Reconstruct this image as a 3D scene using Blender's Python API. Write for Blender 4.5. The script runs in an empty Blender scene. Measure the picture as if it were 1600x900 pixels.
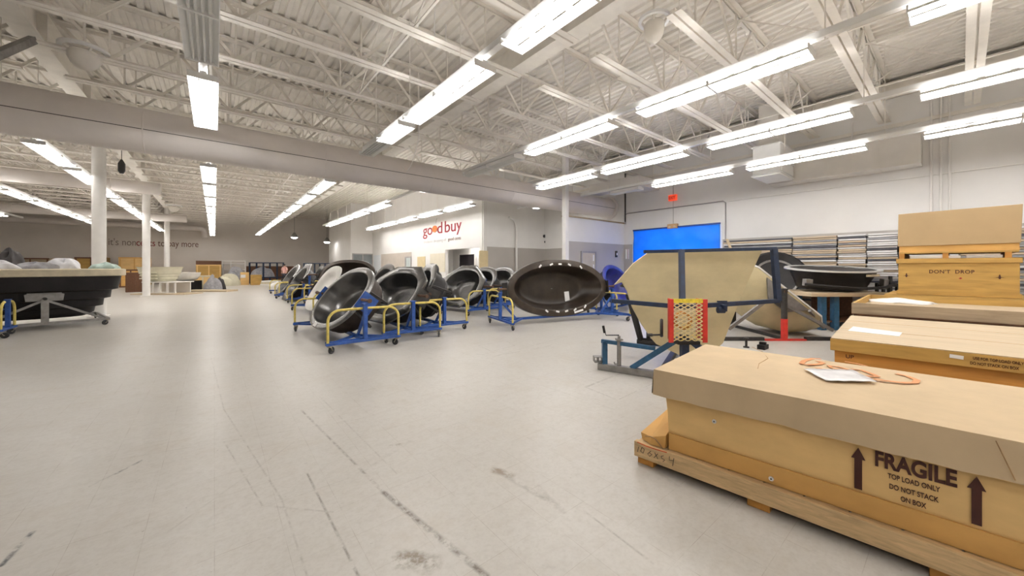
import bpy, math, random
from mathutils import Vector, Matrix
random.seed(7)
sc = bpy.context.scene
COL = sc.collection
# ------------------------------------------------------------------ camera, world, exposure
H = 1.5; FPX = 571.0; HORIZON = 417.0
YAW = math.atan2(465.0, FPX)                   # camera looks this far to the right of +Y
FX, FY = math.sin(YAW), math.cos(YAW)          # forward
RX, RY = math.cos(YAW), -math.sin(YAW)         # right
cd = bpy.data.cameras.new('camera'); cam = bpy.data.objects.new('camera', cd); COL.objects.link(cam)
cam.location = (0, 0, H); cam.rotation_euler = (math.pi/2, 0, -YAW)
cd.sensor_width = 36.0; cd.lens = FPX/1600*36; cd.shift_y = -(450-HORIZON)/1600
cd.clip_start = 0.05; cd.clip_end = 200
sc.camera = cam
w = bpy.data.worlds.new('world'); sc.world = w; w.use_nodes = True
w.node_tree.nodes['Background'].inputs[0].default_value = (1.0, 0.97, 0.94, 1)
w.node_tree.nodes['Background'].inputs[1].default_value = 0.25
sc.view_settings.view_transform = 'Standard'; sc.view_settings.look = 'None'
sc.view_settings.gamma = 1.0; sc.view_settings.use_curve_mapping = False
sc.view_settings.exposure = 0.22
sc.cycles.use_denoising = True
sc.cycles.max_bounces = 8; sc.cycles.diffuse_bounces = 5; sc.cycles.glossy_bounces = 3
sc.cycles.sample_clamp_indirect = 6.0
sc.cycles.caustics_reflective = False; sc.cycles.caustics_refractive = False
LAMP = 26.0                                    # strength of a lit fluorescent tube
DAY = 260.0                                    # daylight behind the tarp

# ------------------------------------------------------------------ places
def CF(lat, d, z): return Vector((FX*d+RX*lat, FY*d+RY*lat, z))          # metres right of / ahead of the camera
def PD(px, py, d): return CF((px-800)/FPX*d, d, H-(py-HORIZON)*d/FPX)
def PZ(px, py, z): return PD(px, py, FPX*(H-z)/(py-HORIZON))
def PXp(px, py, X): t = (px-800)/FPX; return PD(px, py, X/(FX+RX*t))
def PYp(px, py, Y): t = (px-800)/FPX; return PD(px, py, Y/(FY+RY*t))
def YROW(px, X): t = (px-800)/FPX; return X*(FY+RY*t)/(FX+RX*t)

# ------------------------------------------------------------------ mesh builder
class MB:
    def __init__(s): s.v = []; s.f = []
    def add(s, vs, fs):
        n = len(s.v); s.v += [Vector(p) for p in vs]; s.f += [[i+n for i in f] for f in fs]; return s
    def box(s, c, sz, rot=None):
        c = Vector(c); h = [x/2 for x in sz]; vs = []
        for dx in (-1, 1):
            for dy in (-1, 1):
                for dz in (-1, 1):
                    p = Vector((dx*h[0], dy*h[1], dz*h[2])); vs.append(c + (rot @ p if rot else p))
        return s.add(vs, [(0,1,3,2), (4,6,7,5), (0,4,5,1), (2,3,7,6), (0,2,6,4), (1,5,7,3)])
    def bb(s, x0, x1, y0, y1, z0, z1): return s.box(((x0+x1)/2, (y0+y1)/2, (z0+z1)/2), (x1-x0, y1-y0, z1-z0))
    def beam(s, p, q, w, h, up=(0,0,1)):
        p = Vector(p); q = Vector(q); t = (q-p); L = t.length; t.normalize(); u = Vector(up)
        if abs(t.dot(u)) > .98: u = Vector((1,0,0))
        sx = t.cross(u).normalized(); uu = sx.cross(t)
        return s.box((p+q)/2, (L, w, h), Matrix((t, sx, uu)).transposed())
    def loft(s, rings, cap0=True, cap1=True, wrap=True):
        n = len(rings[0]); vs = [p for r in rings for p in r]; fs = []
        for k in range(len(rings)-1):
            for i in range(n if wrap else n-1):
                j = (i+1) % n; fs.append((k*n+i, k*n+j, (k+1)*n+j, (k+1)*n+i))
        if cap0: fs.append(tuple(reversed(range(n))))
        if cap1: fs.append(tuple(range((len(rings)-1)*n, len(rings)*n)))
        return s.add(vs, fs)
    def tube(s, pts, r, n=8, closed=False):
        pts = [Vector(p) for p in pts]; m = len(pts); rings = []; prev = None
        for i, p in enumerate(pts):
            a = pts[(i-1) % m] if (closed or i > 0) else p
            b = pts[(i+1) % m] if (closed or i < m-1) else p
            t = (b-a).normalized()
            if prev is None:
                u = Vector((0,0,1)) if abs(t.z) < .9 else Vector((1,0,0))
                prev = (u - t*u.dot(t)).normalized()
            else:
                prev = (prev - t*prev.dot(t)).normalized()
            sd = t.cross(prev); rr = r[i] if isinstance(r, (list, tuple)) else r
            rings.append([p + prev*math.cos(2*math.pi*k/n)*rr + sd*math.sin(2*math.pi*k/n)*rr for k in range(n)])
        if closed: rings.append(rings[0]); return s.loft(rings, False, False)
        return s.loft(rings)
    def cyl(s, p, q, r, n=16, r2=None): return s.tube([p, q], [r, r if r2 is None else r2], n)
    def prism(s, poly, fn0, fn1):                       # poly in 2D, mapped to two faces
        return s.loft([[fn0(*p) for p in poly], [fn1(*p) for p in poly]])
    def lathe(s, prof, c=(0,0,0), n=24, ax=None):        # prof: (r, z)
        hollow = prof[0][0] > .05 and prof[-1][0] > .05
        if hollow: prof = list(prof)+[prof[0]]
        c = Vector(c); rings = []
        for r, z in prof:
            ring = []
            for k in range(n):
                p = Vector((r*math.cos(2*math.pi*k/n), r*math.sin(2*math.pi*k/n), z))
                ring.append(c + (ax @ p if ax else p))
            rings.append(ring)
        return s.loft(rings, not hollow, not hollow)
    def build(s, name, m, parent=None, smooth=None, bevel=None, kind=None):
        me = bpy.data.meshes.new(name); me.from_pydata([tuple(p) for p in s.v], [], s.f); me.update()
        import bmesh
        bm = bmesh.new(); bm.from_mesh(me); bmesh.ops.recalc_face_normals(bm, faces=bm.faces); bm.to_mesh(me); bm.free()
        if m is not None: me.materials.append(m)
        if smooth:
            me.polygons.foreach_set('use_smooth', [True]*len(me.polygons)); me.set_sharp_from_angle(angle=math.radians(smooth))
        o = bpy.data.objects.new(name, me); COL.objects.link(o)
        if parent is not None: o.parent = parent
        if bevel:
            b = o.modifiers.new('bevel', 'BEVEL'); b.width = bevel; b.segments = 2; b.limit_method = 'ANGLE'
        if kind: o['kind'] = kind
        return o

def tag(o, label, cat, group=None):
    o['label'] = label; o['category'] = cat
    if group: o['group'] = group
    return o
def thing(name, label, cat, loc=(0,0,0), rz=0.0, group=None):
    o = bpy.data.objects.new(name, None); COL.objects.link(o); o.empty_display_size = .1
    o.location = loc; o.rotation_euler = (0, 0, rz); return tag(o, label, cat, group)
def dup(root, loc, rz=0.0, label=None, group=None, mats=None):
    r = root.copy(); COL.objects.link(r); r.location = loc; r.rotation_euler = (0, 0, rz)
    if label: r['label'] = label
    if group: r['group'] = group
    for ch in list(root.children):
        c = ch.copy(); COL.objects.link(c); c.parent = r
        for g in list(ch.children):
            e = g.copy(); COL.objects.link(e); e.parent = c
    return r
def struct(name, mb, m, **k): return mb.build(name, m, None, kind='structure', **k)

# ------------------------------------------------------------------ materials
def nt(name):
    m = bpy.data.materials.new(name); m.use_nodes = True; t = m.node_tree
    return m, t, t.nodes['Principled BSDF']
def node(t, typ, **k):
    n = t.nodes.new(typ)
    for a, b in k.items(): setattr(n, a, b)
    return n
def mth(t, op, a, b=None, c=None, clamp=False):
    n = node(t, 'ShaderNodeMath', operation=op, use_clamp=clamp)
    for i, x in enumerate((a, b, c)):
        if x is None: continue
        if hasattr(x, 'links'): t.links.new(x, n.inputs[i])
        else: n.inputs[i].default_value = x
    return n.outputs[0]
def mixc(t, f, a, b):
    n = node(t, 'ShaderNodeMix', data_type='RGBA')
    for i, x in ((0, f), (6, a), (7, b)):
        if hasattr(x, 'links'): t.links.new(x, n.inputs[i])
        else: n.inputs[i].default_value = x if not isinstance(x, tuple) else (*x[:3], 1)
    return n.outputs[2]
def coords(t, kind='Object', scale=(1,1,1)):
    tc = node(t, 'ShaderNodeTexCoord'); mp = node(t, 'ShaderNodeMapping'); mp.inputs['Scale'].default_value = scale
    t.links.new(tc.outputs[kind], mp.inputs[0]); return mp.outputs[0]
def noise(t, vec, scale=5, detail=4, rough=.55, dist=0):
    n = node(t, 'ShaderNodeTexNoise'); n.inputs['Scale'].default_value = scale; n.inputs['Detail'].default_value = detail
    n.inputs['Roughness'].default_value = rough; n.inputs['Distortion'].default_value = dist
    t.links.new(vec, n.inputs['Vector']); return n.outputs[0]
def ramp(t, f, lo, hi): 
    n = node(t, 'ShaderNodeMapRange'); n.clamp = True
    n.inputs[1].default_value = lo; n.inputs[2].default_value = hi; t.links.new(f, n.inputs[0]); return n.outputs[0]
def scl(c, k): return tuple(min(1, x*k) for x in c)
def mat(name, col, rough=.6, metal=0.0, var=.12, ns=6.0, stretch=(1,1,1), bump=0.0, dist=0, spec=None, col2=None):
    m, t, b = nt(name); v = coords(t, 'Object', stretch)
    f = ramp(t, noise(t, v, ns, 5, .6, dist), .3, .7)
    t.links.new(mixc(t, f, scl(col, 1-var), col2 or scl(col, 1+var)), b.inputs['Base Color'])
    b.inputs['Roughness'].default_value = rough; b.inputs['Metallic'].default_value = metal
    if spec is not None: b.inputs['Specular IOR Level'].default_value = spec
    if bump:
        bn = node(t, 'ShaderNodeBump'); bn.inputs['Strength'].default_value = bump; bn.inputs['Distance'].default_value = .01
        t.links.new(noise(t, v, ns*3, 4), bn.inputs['Height']); t.links.new(bn.outputs[0], b.inputs['Normal'])
    return m
def emis(name, col, s):
    m, t, b = nt(name); b.inputs['Base Color'].default_value = (*col, 1)
    b.inputs['Emission Color'].default_value = (*col, 1); b.inputs['Emission Strength'].default_value = s
    b.inputs['Roughness'].default_value = .4; return m
M = {}
M['deck'] = mat('painted_deck', (.84,.80,.74), .65, 0, .07, 2.5)
M['steel_white'] = mat('painted_roof_steel', (.82,.78,.715), .55, 0, .07, 3)
M['duct'] = mat('painted_duct', (.78,.73,.70), .5, .0, .06, 1.2)
M['duct_white'] = mat('painted_duct_white', (.74,.71,.67), .5, .0, .05, 1.5)
M['housing'] = mat('white_enamel', (.86,.86,.85), .35, 0, .02, 8)
M['tube'] = emis('lit_tube', (1.0,.975,.95), LAMP)
M['tube_far'] = emis('lit_tube_dimmed', (1.0,.965,.93), LAMP*.5)  # far rows dimmed to keep the far floor from washing out
M['tube_off'] = mat('unlit_tube', (.82,.82,.80), .25, 0, .02, 8)
M['column'] = mat('white_column_paint', (.84,.82,.79), .5, 0, .04, 3)
M['blue'] = mat('blue_trolley_paint', (.018,.072,.29), .45, 0, .3, 12)
M['navy'] = mat('navy_stand_paint', (.010,.022,.055), .55, 0, .3, 14)
M['teal'] = mat('blue_steel_paint', (.02,.085,.17), .45, 0, .3, 14)
M['yellow'] = mat('yellow_hoop_paint', (.66,.52,.13), .5, 0, .22, 18)
M['yellow2'] = mat('yellow_bracket_paint', (.80,.62,.05), .5, 0, .3, 25)
M['red'] = mat('red_paint', (.55,.03,.02), .45, 0, .2, 12)
M['wheel'] = mat('rubber_wheel', (.03,.03,.032), .6, 0, .3, 20)
M['zinc'] = mat('caster_zinc', (.38,.34,.27), .45, .7, .25, 30)
M['black'] = mat('black_fibreglass', (.012,.010,.010), .5, 0, .4, 4, spec=.3)
M['darksteel'] = mat('dark_steel', (.045,.042,.04), .5, .4, .35, 9)
M['grey_steel'] = mat('grey_steel', (.27,.26,.25), .45, .5, .2, 9)
M['rust'] = mat('rusty_pin', (.12,.065,.04), .7, .3, .4, 30)
M['silver'] = mat('brushed_mould_metal', (.135,.133,.131), .25, .75, .30, 3.0, (1,1,1), .04)
M['silver_rim'] = mat('polished_rim_metal', (.22,.218,.214), .25, .8, .22, 5)
M['silver_dark'] = mat('dull_mould_metal', (.10,.098,.096), .32, .65, .3, 3.0)
M['brown'] = mat('brown_mould_shell', (.036,.024,.017), .5, .1, .5, 5, spec=.35)
M['brown_in'] = mat('brown_mould_face', (.028,.020,.014), .34, .1, .45, 3.5, spec=.4)
M['brown_rim'] = mat('brown_mould_rim', (.046,.034,.025), .32, .2, .35, 6, spec=.45)
M['blue_gel'] = mat('blue_mould_face', (.025,.03,.20), .35, 0, .35, 4)
M['white_gel'] = mat('white_mould_face', (.80,.78,.74), .45, 0, .05, 4)
M['beige'] = mat('beige_fibreglass', (.58,.49,.29), .55, 0, .14, 1.6, (1,1,1.6), .05)
M['beige_dark'] = mat('weathered_fibreglass', (.42,.33,.16), .55, 0, .2, 2.2)
M['cream'] = mat('cream_foam', (.62,.55,.40), .7, 0, .12, 6)
M['cream_tub'] = mat('cream_resin', (.58,.55,.42), .5, 0, .08, 4)
M['card_top'] = mat('cardboard_lid', (.56,.425,.265), .8, 0, .08, 3, (1,1,1), .05)
M['card'] = mat('cardboard_body', (.76,.51,.215), .8, 0, .10, 2.5, (1,1,2))
M['card_band'] = mat('cardboard_band', (.64,.365,.11), .75, 0, .10, 2.5, (1,1,2))
M['card_edge'] = mat('torn_cardboard', (.36,.22,.10), .85, 0, .3, 14)
M['ink'] = mat('printed_ink', (.055,.012,.006), .7, 0, .15, 12)
M['marker'] = mat('black_marker', (.03,.025,.02), .7, 0, .2, 12)
M['spray'] = mat('orange_spray', (.62,.27,.11), .8, 0, .12, 30)
M['redmark'] = mat('red_spray', (.55,.10,.03), .8, 0, .2, 30)
M['paper'] = mat('white_paper', (.86,.85,.84), .55, 0, .04, 12)
M['wood'] = mat('pallet_pine', (.60,.42,.22), .75, 0, .22, 3, (14,1.2,14), .15, 1.0)
M['woody'] = mat('pallet_pine_long', (.53,.355,.175), .75, 0, .22, 3, (14,1.2,14), .15, 1.0)
M['ply'] = mat('plywood_amber', (.47,.285,.075), .65, 0, .2, 1.6, (1.0,6,9), .05, .6)
M['ply_dark'] = mat('plywood_orange', (.46,.21,.04), .65, 0, .2, 1.6, (1.0,6,9), .05, .6)
M['ply_pale'] = mat('plywood_pale', (.53,.42,.28), .7, 0, .09, 1.5, (.8,7,7), .04, .5)
M['grey_wood'] = mat('weathered_board', (.36,.28,.19), .8, 0, .22, 2, (1,9,9), .1, .6)
M['brown_wood'] = mat('dark_stained_board', (.13,.055,.025), .6, 0, .3, 3, (6,1,6))
M['tarp'] = None
M['cloth_grey'] = mat('grey_cloth', (.33,.33,.35), .9, 0, .25, 8)
M['cloth_white'] = mat('white_sheet', (.74,.74,.77), .8, 0, .10, 8)
M['cloth_dark'] = mat('black_sheet', (.04,.035,.035), .6, 0, .35, 8)
M['teal_bag'] = mat('pale_green_plastic', (.42,.55,.50), .5, 0, .15, 8)
M['kraft'] = mat('kraft_sheet', (.50,.40,.29), .75, 0, .14, 4)
M['sheet_dark'] = mat('dark_sheet', (.07,.07,.085), .4, 0, .35, 5)
M['sheet_white'] = mat('white_acrylic_sheet', (.74,.73,.73), .3, 0, .06, 5)
M['sheet_grey'] = mat('grey_acrylic_sheet', (.30,.30,.31), .35, 0, .2, 5)
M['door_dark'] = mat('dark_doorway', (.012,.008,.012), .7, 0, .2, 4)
M['door_beige'] = mat('beige_door', (.55,.48,.36), .5, 0, .05, 4)
M['board_yellow'] = mat('yellow_board', (.66,.54,.32), .7, 0, .06, 4)
M['board_cream'] = mat('cream_board', (.72,.66,.53), .7, 0, .04, 4)
M['exit'] = emis('exit_sign_red', (.85,.08,.03), .6)
M['sign_box'] = mat('tan_sign_box', (.55,.35,.18), .5, 0, .05, 4)
M['letter_red'] = mat('red_lettering', (.27,.010,.022), .6, 0, .05, 4)
M['letter_orange'] = mat('orange_dot', (.62,.15,.02), .6, 0, .05, 4)
M['letter_grey'] = mat('pale_grey_lettering', (.56,.55,.54), .6, 0, .03, 4)
M['letter_brown'] = mat('brown_lettering', (.16,.07,.05), .6, 0, .05, 4)
M['letter_dim'] = mat('dim_lettering', (.30,.25,.22), .6, 0, .05, 4)
M['pipe_grey'] = mat('grey_conduit', (.36,.34,.33), .5, .2, .1, 4)
M['skin'] = mat('skin', (.45,.26,.19), .6, 0, .06, 6)
M['hair'] = mat('dark_hair', (.015,.012,.012), .6, 0, .3, 12)
M['pink'] = mat('pink_shirt', (.72,.42,.38), .8, 0, .1, 8)
M['trousers'] = mat('dark_trousers', (.05,.05,.07), .8, 0, .2, 8)
M['glass'] = mat('dim_glass', (.22,.24,.25), .12, 0, .2, 1.5)
M['bottle'] = mat('dark_camera', (.02,.02,.02), .4, 0, .2, 8)

def wall_mat(name, up, low, zb, var=.035):
    m, t, b = nt(name); g = node(t, 'ShaderNodeNewGeometry'); sp = node(t, 'ShaderNodeSeparateXYZ'); t.links.new(g.outputs['Position'], sp.inputs[0])
    f = mth(t, 'GREATER_THAN', sp.outputs[2], zb); n = ramp(t, noise(t, g.outputs['Position'], .9, 5), .3, .7)
    c = mixc(t, f, low, up); n2 = mixc(t, n, (1-var*2,)*3, (1,1,1))
    mx = node(t, 'ShaderNodeMix', data_type='RGBA', blend_type='MULTIPLY'); mx.inputs[0].default_value = 1
    t.links.new(c, mx.inputs[6]); t.links.new(n2, mx.inputs[7]); t.links.new(mx.outputs[2], b.inputs['Base Color'])
    b.inputs['Roughness'].default_value = .7; return m
M['wall'] = wall_mat('white_wall', (.84,.82,.795), (.84,.82,.795), -1)
M['wall_band'] = wall_mat('white_wall_grey_dado', (.86,.845,.825), (.47,.44,.41), 2.52)
M['wall_back'] = wall_mat('off_white_wall', (.80,.75,.70), (.80,.75,.70), -1)
M['wall_right'] = wall_mat('right_wall_shaded_top', (.76,.735,.71), (.80,.785,.765), 3.92)  # unused; upper tone darkened for the shade above the lamps
# ------------------------------------------------------------------ floor
def floor_material():
    m, t, b = nt('worn_tile_floor')
    g = node(t, 'ShaderNodeNewGeometry'); P = g.outputs['Position']
    sp = node(t, 'ShaderNodeSeparateXYZ'); t.links.new(P, sp.inputs[0]); x, y = sp.outputs[0], sp.outputs[1]
    n1 = noise(t, P, .55, 5, .6); n2 = noise(t, P, 3.2, 6, .65); n3 = noise(t, P, 15, 4, .65); n4 = noise(t, P, 9, 6, .7)
    col = mixc(t, ramp(t, n1, .3, .72), (.50,.478,.44), (.575,.555,.52))
    col = mixc(t, mth(t, 'MULTIPLY', ramp(t, n2, .45, .85), .22), col, (.42,.375,.32))
    col = mixc(t, mth(t, 'MULTIPLY', ramp(t, n3, .45, .72), .26), col, (.36,.325,.28))
    n5 = noise(t, P, 42, 2, .6)
    col = mixc(t, mth(t, 'MULTIPLY', ramp(t, n5, .45, .75), .22), col, (.36,.33,.29))
    n6 = noise(t, P, 1.6, 5, .7)
    col = mixc(t, mth(t, 'MULTIPLY', ramp(t, n6, .55, .75), .28), col, (.45,.385,.30))
    # twelve-inch tiles: each a shade of its own, hairline joints
    T = .3048
    br = node(t, 'ShaderNodeTexWhiteNoise', noise_dimensions='2D'); cv = node(t, 'ShaderNodeCombineXYZ')
    t.links.new(mth(t, 'FLOOR', mth(t, 'DIVIDE', x, T)), cv.inputs[0]); t.links.new(mth(t, 'FLOOR', mth(t, 'DIVIDE', y, T)), cv.inputs[1])
    t.links.new(cv.outputs[0], br.inputs['Vector'])
    col = mixc(t, mth(t, 'MULTIPLY', br.outputs[0], .07), col, (.47,.42,.36))
    def joint(c): return mth(t, 'GREATER_THAN', mth(t, 'ABSOLUTE', mth(t, 'SUBTRACT', mth(t, 'FRACT', mth(t, 'DIVIDE', c, T)), .5)), .5-.0045)
    j = mth(t, 'MULTIPLY', mth(t, 'MAXIMUM', joint(x), joint(y)), mth(t, 'MULTIPLY', ramp(t, n2, .40, .62), .6))
    col = mixc(t, j, col, (.25,.21,.17))
    # fine specks of dirt
    sk = noise(t, P, 34, 3, .7)
    col = mixc(t, mth(t, 'MULTIPLY', ramp(t, sk, .66, .74), mth(t, 'MULTIPLY', ramp(t, n4, .48, .62), .75)), col, (.14,.12,.10))
    def seg(p, q, wd, dark, colr, gate=None, lo=.42, hi=.62):
        a = PZ(*p, 0); c = PZ(*q, 0); ba = c-a; L2 = ba.length_squared
        pa = node(t, 'ShaderNodeVectorMath', operation='SUBTRACT'); t.links.new(P, pa.inputs[0]); pa.inputs[1].default_value = a
        dt = node(t, 'ShaderNodeVectorMath', operation='DOT_PRODUCT'); t.links.new(pa.outputs[0], dt.inputs[0]); dt.inputs[1].default_value = ba/L2
        h = mth(t, 'ADD', dt.outputs['Value'], 0.0, clamp=True)
        sc_ = node(t, 'ShaderNodeVectorMath', operation='SCALE'); sc_.inputs[0].default_value = ba; t.links.new(h, sc_.inputs['Scale'])
        df = node(t, 'ShaderNodeVectorMath', operation='DISTANCE'); t.links.new(pa.outputs[0], df.inputs[0]); t.links.new(sc_.outputs[0], df.inputs[1])
        d = mth(t, 'ADD', df.outputs['Value'], mth(t, 'MULTIPLY', mth(t, 'SUBTRACT', gate or n4, .5), wd*2.2))
        k = mth(t, 'SUBTRACT', 1.0, ramp(t, d, wd*.35, wd))
        return mth(t, 'MULTIPLY', mth(t, 'MULTIPLY', k, ramp(t, n4, lo, hi)), dark)
    D = (.17,.145,.12); G = (.10,.10,.10)
    marks = [((170,720),(560,655),.006,.5,D), ((560,655),(720,610),.006,.4,D), ((330,560),(350,640),.012,.35,D), ((350,640),(440,780),.010,.45,D),
        ((440,780),(480,900),.009,.35,D), ((470,640),(600,770),.016,.8,D), ((600,770),(760,900),.028,1.2,D), ((500,620),(620,740),.010,.35,D),
        ((480,740),(560,900),.012,.85,D), ((350,690),(410,790),.009,.45,D), ((250,840),(460,690),.010,.28,D), ((410,790),(520,800),.012,.35,D),
        ((2,884),(50,832),.020,1.3,G), ((182,740),(228,716),.016,1.1,G), ((140,760),(190,735),.012,.45,G),
        ((645,545),(700,560),.012,.3,D), ((760,560),(905,520),.02,.35,D), ((748,540),(790,532),.010,.8,D), ((790,532),(804,540),.010,.8,D), ((804,540),(768,549),.010,.8,D),
        ((768,549),(748,540),.010,.8,D), ((745,553),(770,557),.012,.6,D), ((770,557),(860,540),.016,.8,D),
        ((915,605),(965,625),.010,.85,D), ((965,625),(1035,592),.008,.8,D), ((915,605),(990,575),.03,.55,D), ((890,583),(945,600),.006,.6,D),
        ((780,738),(870,790),.035,.45,D), ((773,735),(797,741),.05,1.0,(.27,.22,.17)), ((612,697),(624,694.5),.035,1.3,(.24,.20,.16)), ((628,873),(668,883),.075,1.5,(.22,.185,.14)), ((915,800),(1020,880),.012,.5,D),
        ((840,760),(880,800),.03,.3,D), ((1000,720),(1060,760),.03,.25,D), ((300,510),(450,498),.05,.5,(.33,.28,.22)), ((60,520),(210,505),.08,.5,(.36,.30,.22)), ((640,690),(560,740),.03,.2,D), ((880,890),(760,870),.02,.2,D),
        ((580,455),(760,540),.02,.0,D), ((840,600),(960,640),.012,.3,D), ((240,600),(380,560),.01,.15,D)]
    for p, q, wd, dk, c in marks:
        if dk: col = mixc(t, seg(p, q, wd, dk, c, n4 if wd < .05 else n2), col, c)
    t.links.new(col, b.inputs['Base Color'])
    r = mth(t, 'ADD', .31, mth(t, 'MULTIPLY', ramp(t, n1, .3, .75), .06)); t.links.new(r, b.inputs['Roughness'])
    b.inputs['Specular IOR Level'].default_value = .27
    bn = node(t, 'ShaderNodeBump'); bn.inputs['Strength'].default_value = .02; bn.inputs['Distance'].default_value = .004
    t.links.new(n1, bn.inputs['Height']); t.links.new(bn.outputs[0], b.inputs['Normal'])
    return m
M['floor'] = floor_material()
XL, XR, YF, YB, ZD = -16.0, 14.6, -6.0, 44.0, 6.66
struct('floor', MB().bb(XL-.3, XR+3, YF-.3, YB+.3, -.2, 0), M['floor'])

# ------------------------------------------------------------------ walls
DY0, DY1, DZ = 5.66, 9.23, 3.10                # doorway behind the tarp
wr = MB(); wr.bb(XR, XR+.25, YF, DY0, 0, 6.9); wr.bb(XR, XR+.25, DY1, 15.2, 0, 6.9); wr.bb(XR, XR+.25, DY0, DY1, DZ, 6.9)
struct('wall_right', wr, M['wall_band'])
XG = 10.3
wb = MB().bb(XL-.3, XG+.3, YB, YB+.25, 0, 6.9)
struct('wall_back', wb, M['wall_back'])
struct('wall_left', MB().bb(XL-.25, XL, YF, YB, 0, 6.9), M['wall_back'])
struct('wall_front', MB().bb(XL-.3, XR+.3, YF-.25, YF, 0, 6.9), M['wall'])
OY0, OY1, OZ = 15.25, 18.72, 2.48              # alcove opening in the lettered wall
wg = MB(); wg.bb(XG, XG+.2, 15.0, OY0, 0, 6.9); wg.bb(XG, XG+.2, OY1, 31.2, 0, 6.9); wg.bb(XG, XG+.2, OY0, OY1, OZ, 6.9)
wg.bb(XG+.2, XG+1.2, OY1+1.2, OY1+1.35, 0, 3); wg.bb(XG+.2, XG+1.2, OY0-.1, OY0, 0, 3); wg.bb(XG+1.2, XG+1.35, OY0-.1, OY1+1.35, 0, 3); wg.bb(XG+.2, XG+1.35, OY0-.1, OY1+1.35, OZ+.30, 3)
struct('wall_inner', wg, M['wall'])
struct('wall_alcove', MB().bb(XG+.2, XR, 15.0, 15.2, 0, 6.9), M['wall_band'])
wj = MB(); wj.bb(8.56, XG+.2, 31.2, 31.4, 0, 6.9); wj.bb(8.56, 8.76, 31.4, 38.2, 0, 6.9); wj.bb(8.56, 10.1, 38.2, 38.4, 0, 6.9); wj.bb(10.1, 10.3, 38.4, 44, 0, 6.9)
struct('wall_corner', wj, M['wall'])
YS, XS = 9.77, 10.62
struct('wall_screen', MB().bb(XS, XR, YS, YS+.15, 0, 3.47), M['wall_band'])
struct('trim_1', MB().bb(XS, XR, YS-.03, YS+.18, 3.47, 3.53), M['grey_wood'])          # ledge on the low wall
struct('baseboard_screen', MB().bb(XS, XR, YS-.015, YS, 0, .1), M['pipe_grey'])
struct('baseboard_inner', MB().bb(XG-.015, XG, OY1, 31.2, 0, .1), M['pipe_grey'])
struct('baseboard_back', MB().bb(XL, 10.1, YB-.015, YB, 0, .12), M['pipe_grey'])
# grey dado panels on the inner wall
struct('trim_2', MB().bb(XG-.02, XG, YROW(643, XG), YROW(596, XG), .1, 2.5), mat('tan_dado', (.52,.46,.40), .7, 0, .06, 2))
struct('trim_3', MB().bb(XG+.05, XG+.25, 14.93, 15.0, 0, 6.6), M['wall'])
# wall boards
def wall_board(px0, px1, py0, py1, m, label):
    y0, y1 = YROW(px1, XG-.03), YROW(px0, XG-.03); z0 = PXp(px1, py1, XG-.03).z; z1 = PXp((px0+px1)/2, py0, XG-.03).z
    b = MB().bb(XG-.03, XG-.002, y0, y1, max(.12, z0), z1); tag(b.build('wall_board', m), label, 'board')
wall_board(652, 664, 401, 425, M['board_yellow'], 'yellowish board on the white wall under the first letters of the big red lettering')
wall_board(672, 695, 396, 425, M['board_cream'], 'wide cream board on the white wall beside the dark doorway alcove')
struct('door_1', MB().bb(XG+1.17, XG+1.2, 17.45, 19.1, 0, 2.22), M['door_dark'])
struct('trim_4', MB().bb(XG+1.14, XG+1.2, 17.33, 17.45, 0, 2.34).bb(XG+1.14, XG+1.2, 19.1, 19.22, 0, 2.34).bb(XG+1.14, XG+1.2, 17.45, 19.1, 2.22, 2.34), M['wall'])
b = MB().bb(PYp(750,400,14.9).x, PYp(763,400,14.9).x, 14.92, 14.998, .12, 2.3)
tag(b.build('wall_board', M['board_yellow']), 'narrow yellow board standing at the wall end right of the dark doorway', 'board')
# far windows and doors left of the lettered wall
wx0, wx1 = PYp(552,400,31.2).x, PYp(581,400,31.2).x
f = struct('window_1', MB().bb(wx0, wx1, 31.17, 31.2, 1.0, 2.52), M['glass'])
MB().bb(wx0-.08, wx0, 31.14, 31.2, .95, 2.6).bb(wx1, wx1+.08, 31.14, 31.2, .95, 2.6).bb(wx0, wx1, 31.14, 31.2, 2.52, 2.6).bb(wx0, wx1, 31.14, 31.2, .92, 1.0).bb((wx0+wx1)/2-.03, (wx0+wx1)/2+.03, 31.14, 31.17, 1.0, 2.52).build('window_frame', M['pipe_grey'], f)
d = struct('door_2', MB().bb(XG-.05, XG-.021, YROW(595, XG), YROW(585, XG), 0, 2.45), mat('pale_door', (.70,.73,.76), .4, 0, .03, 3))
MB().cyl((XG-.10, YROW(594, XG), 1.0), (XG-.05, YROW(594, XG), 1.0), .04, 10).build('door_knob', M['grey_steel'], d)
y0, y1 = YROW(642.5, XG), YROW(635.5, XG)
d = struct('door_3', MB().bb(XG-.045, XG-.021, y0, y1, 0, 2.12), mat('pale_green_door', (.52,.58,.57), .3, 0, .05, 3))
MB().bb(XG-.06, XG-.021, y1, y1+.22, 0, 2.2).bb(XG-.06, XG-.021, y0-.08, y0, 0, 2.2).bb(XG-.06, XG-.021, y0, y1, 2.12, 2.2).build('door_frame', M['pipe_grey'], d)
# door in the low screen wall
dx0, dx1 = PYp(907,400,YS).x, PYp(930,400,YS).x
d = struct('door_4', MB().bb(dx0+.06, dx1-.06, YS-.04, YS-.001, 0, 2.08), M['door_beige'])
MB().bb(dx0, dx0+.06, YS-.06, YS-.001, 0, 2.14).bb(dx1-.06, dx1, YS-.06, YS-.001, 0, 2.14).bb(dx0+.06, dx1-.06, YS-.06, YS-.001, 2.08, 2.14).build('door_frame', M['pipe_grey'], d)
MB().bb(dx1-.20, dx1-.14, YS-.055, YS-.041, 1.75, 2.0).bb(dx1-.20, dx1-.14, YS-.055, YS-.041, 1.4, 1.6).build('door_sign', M['paper'], d)
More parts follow.
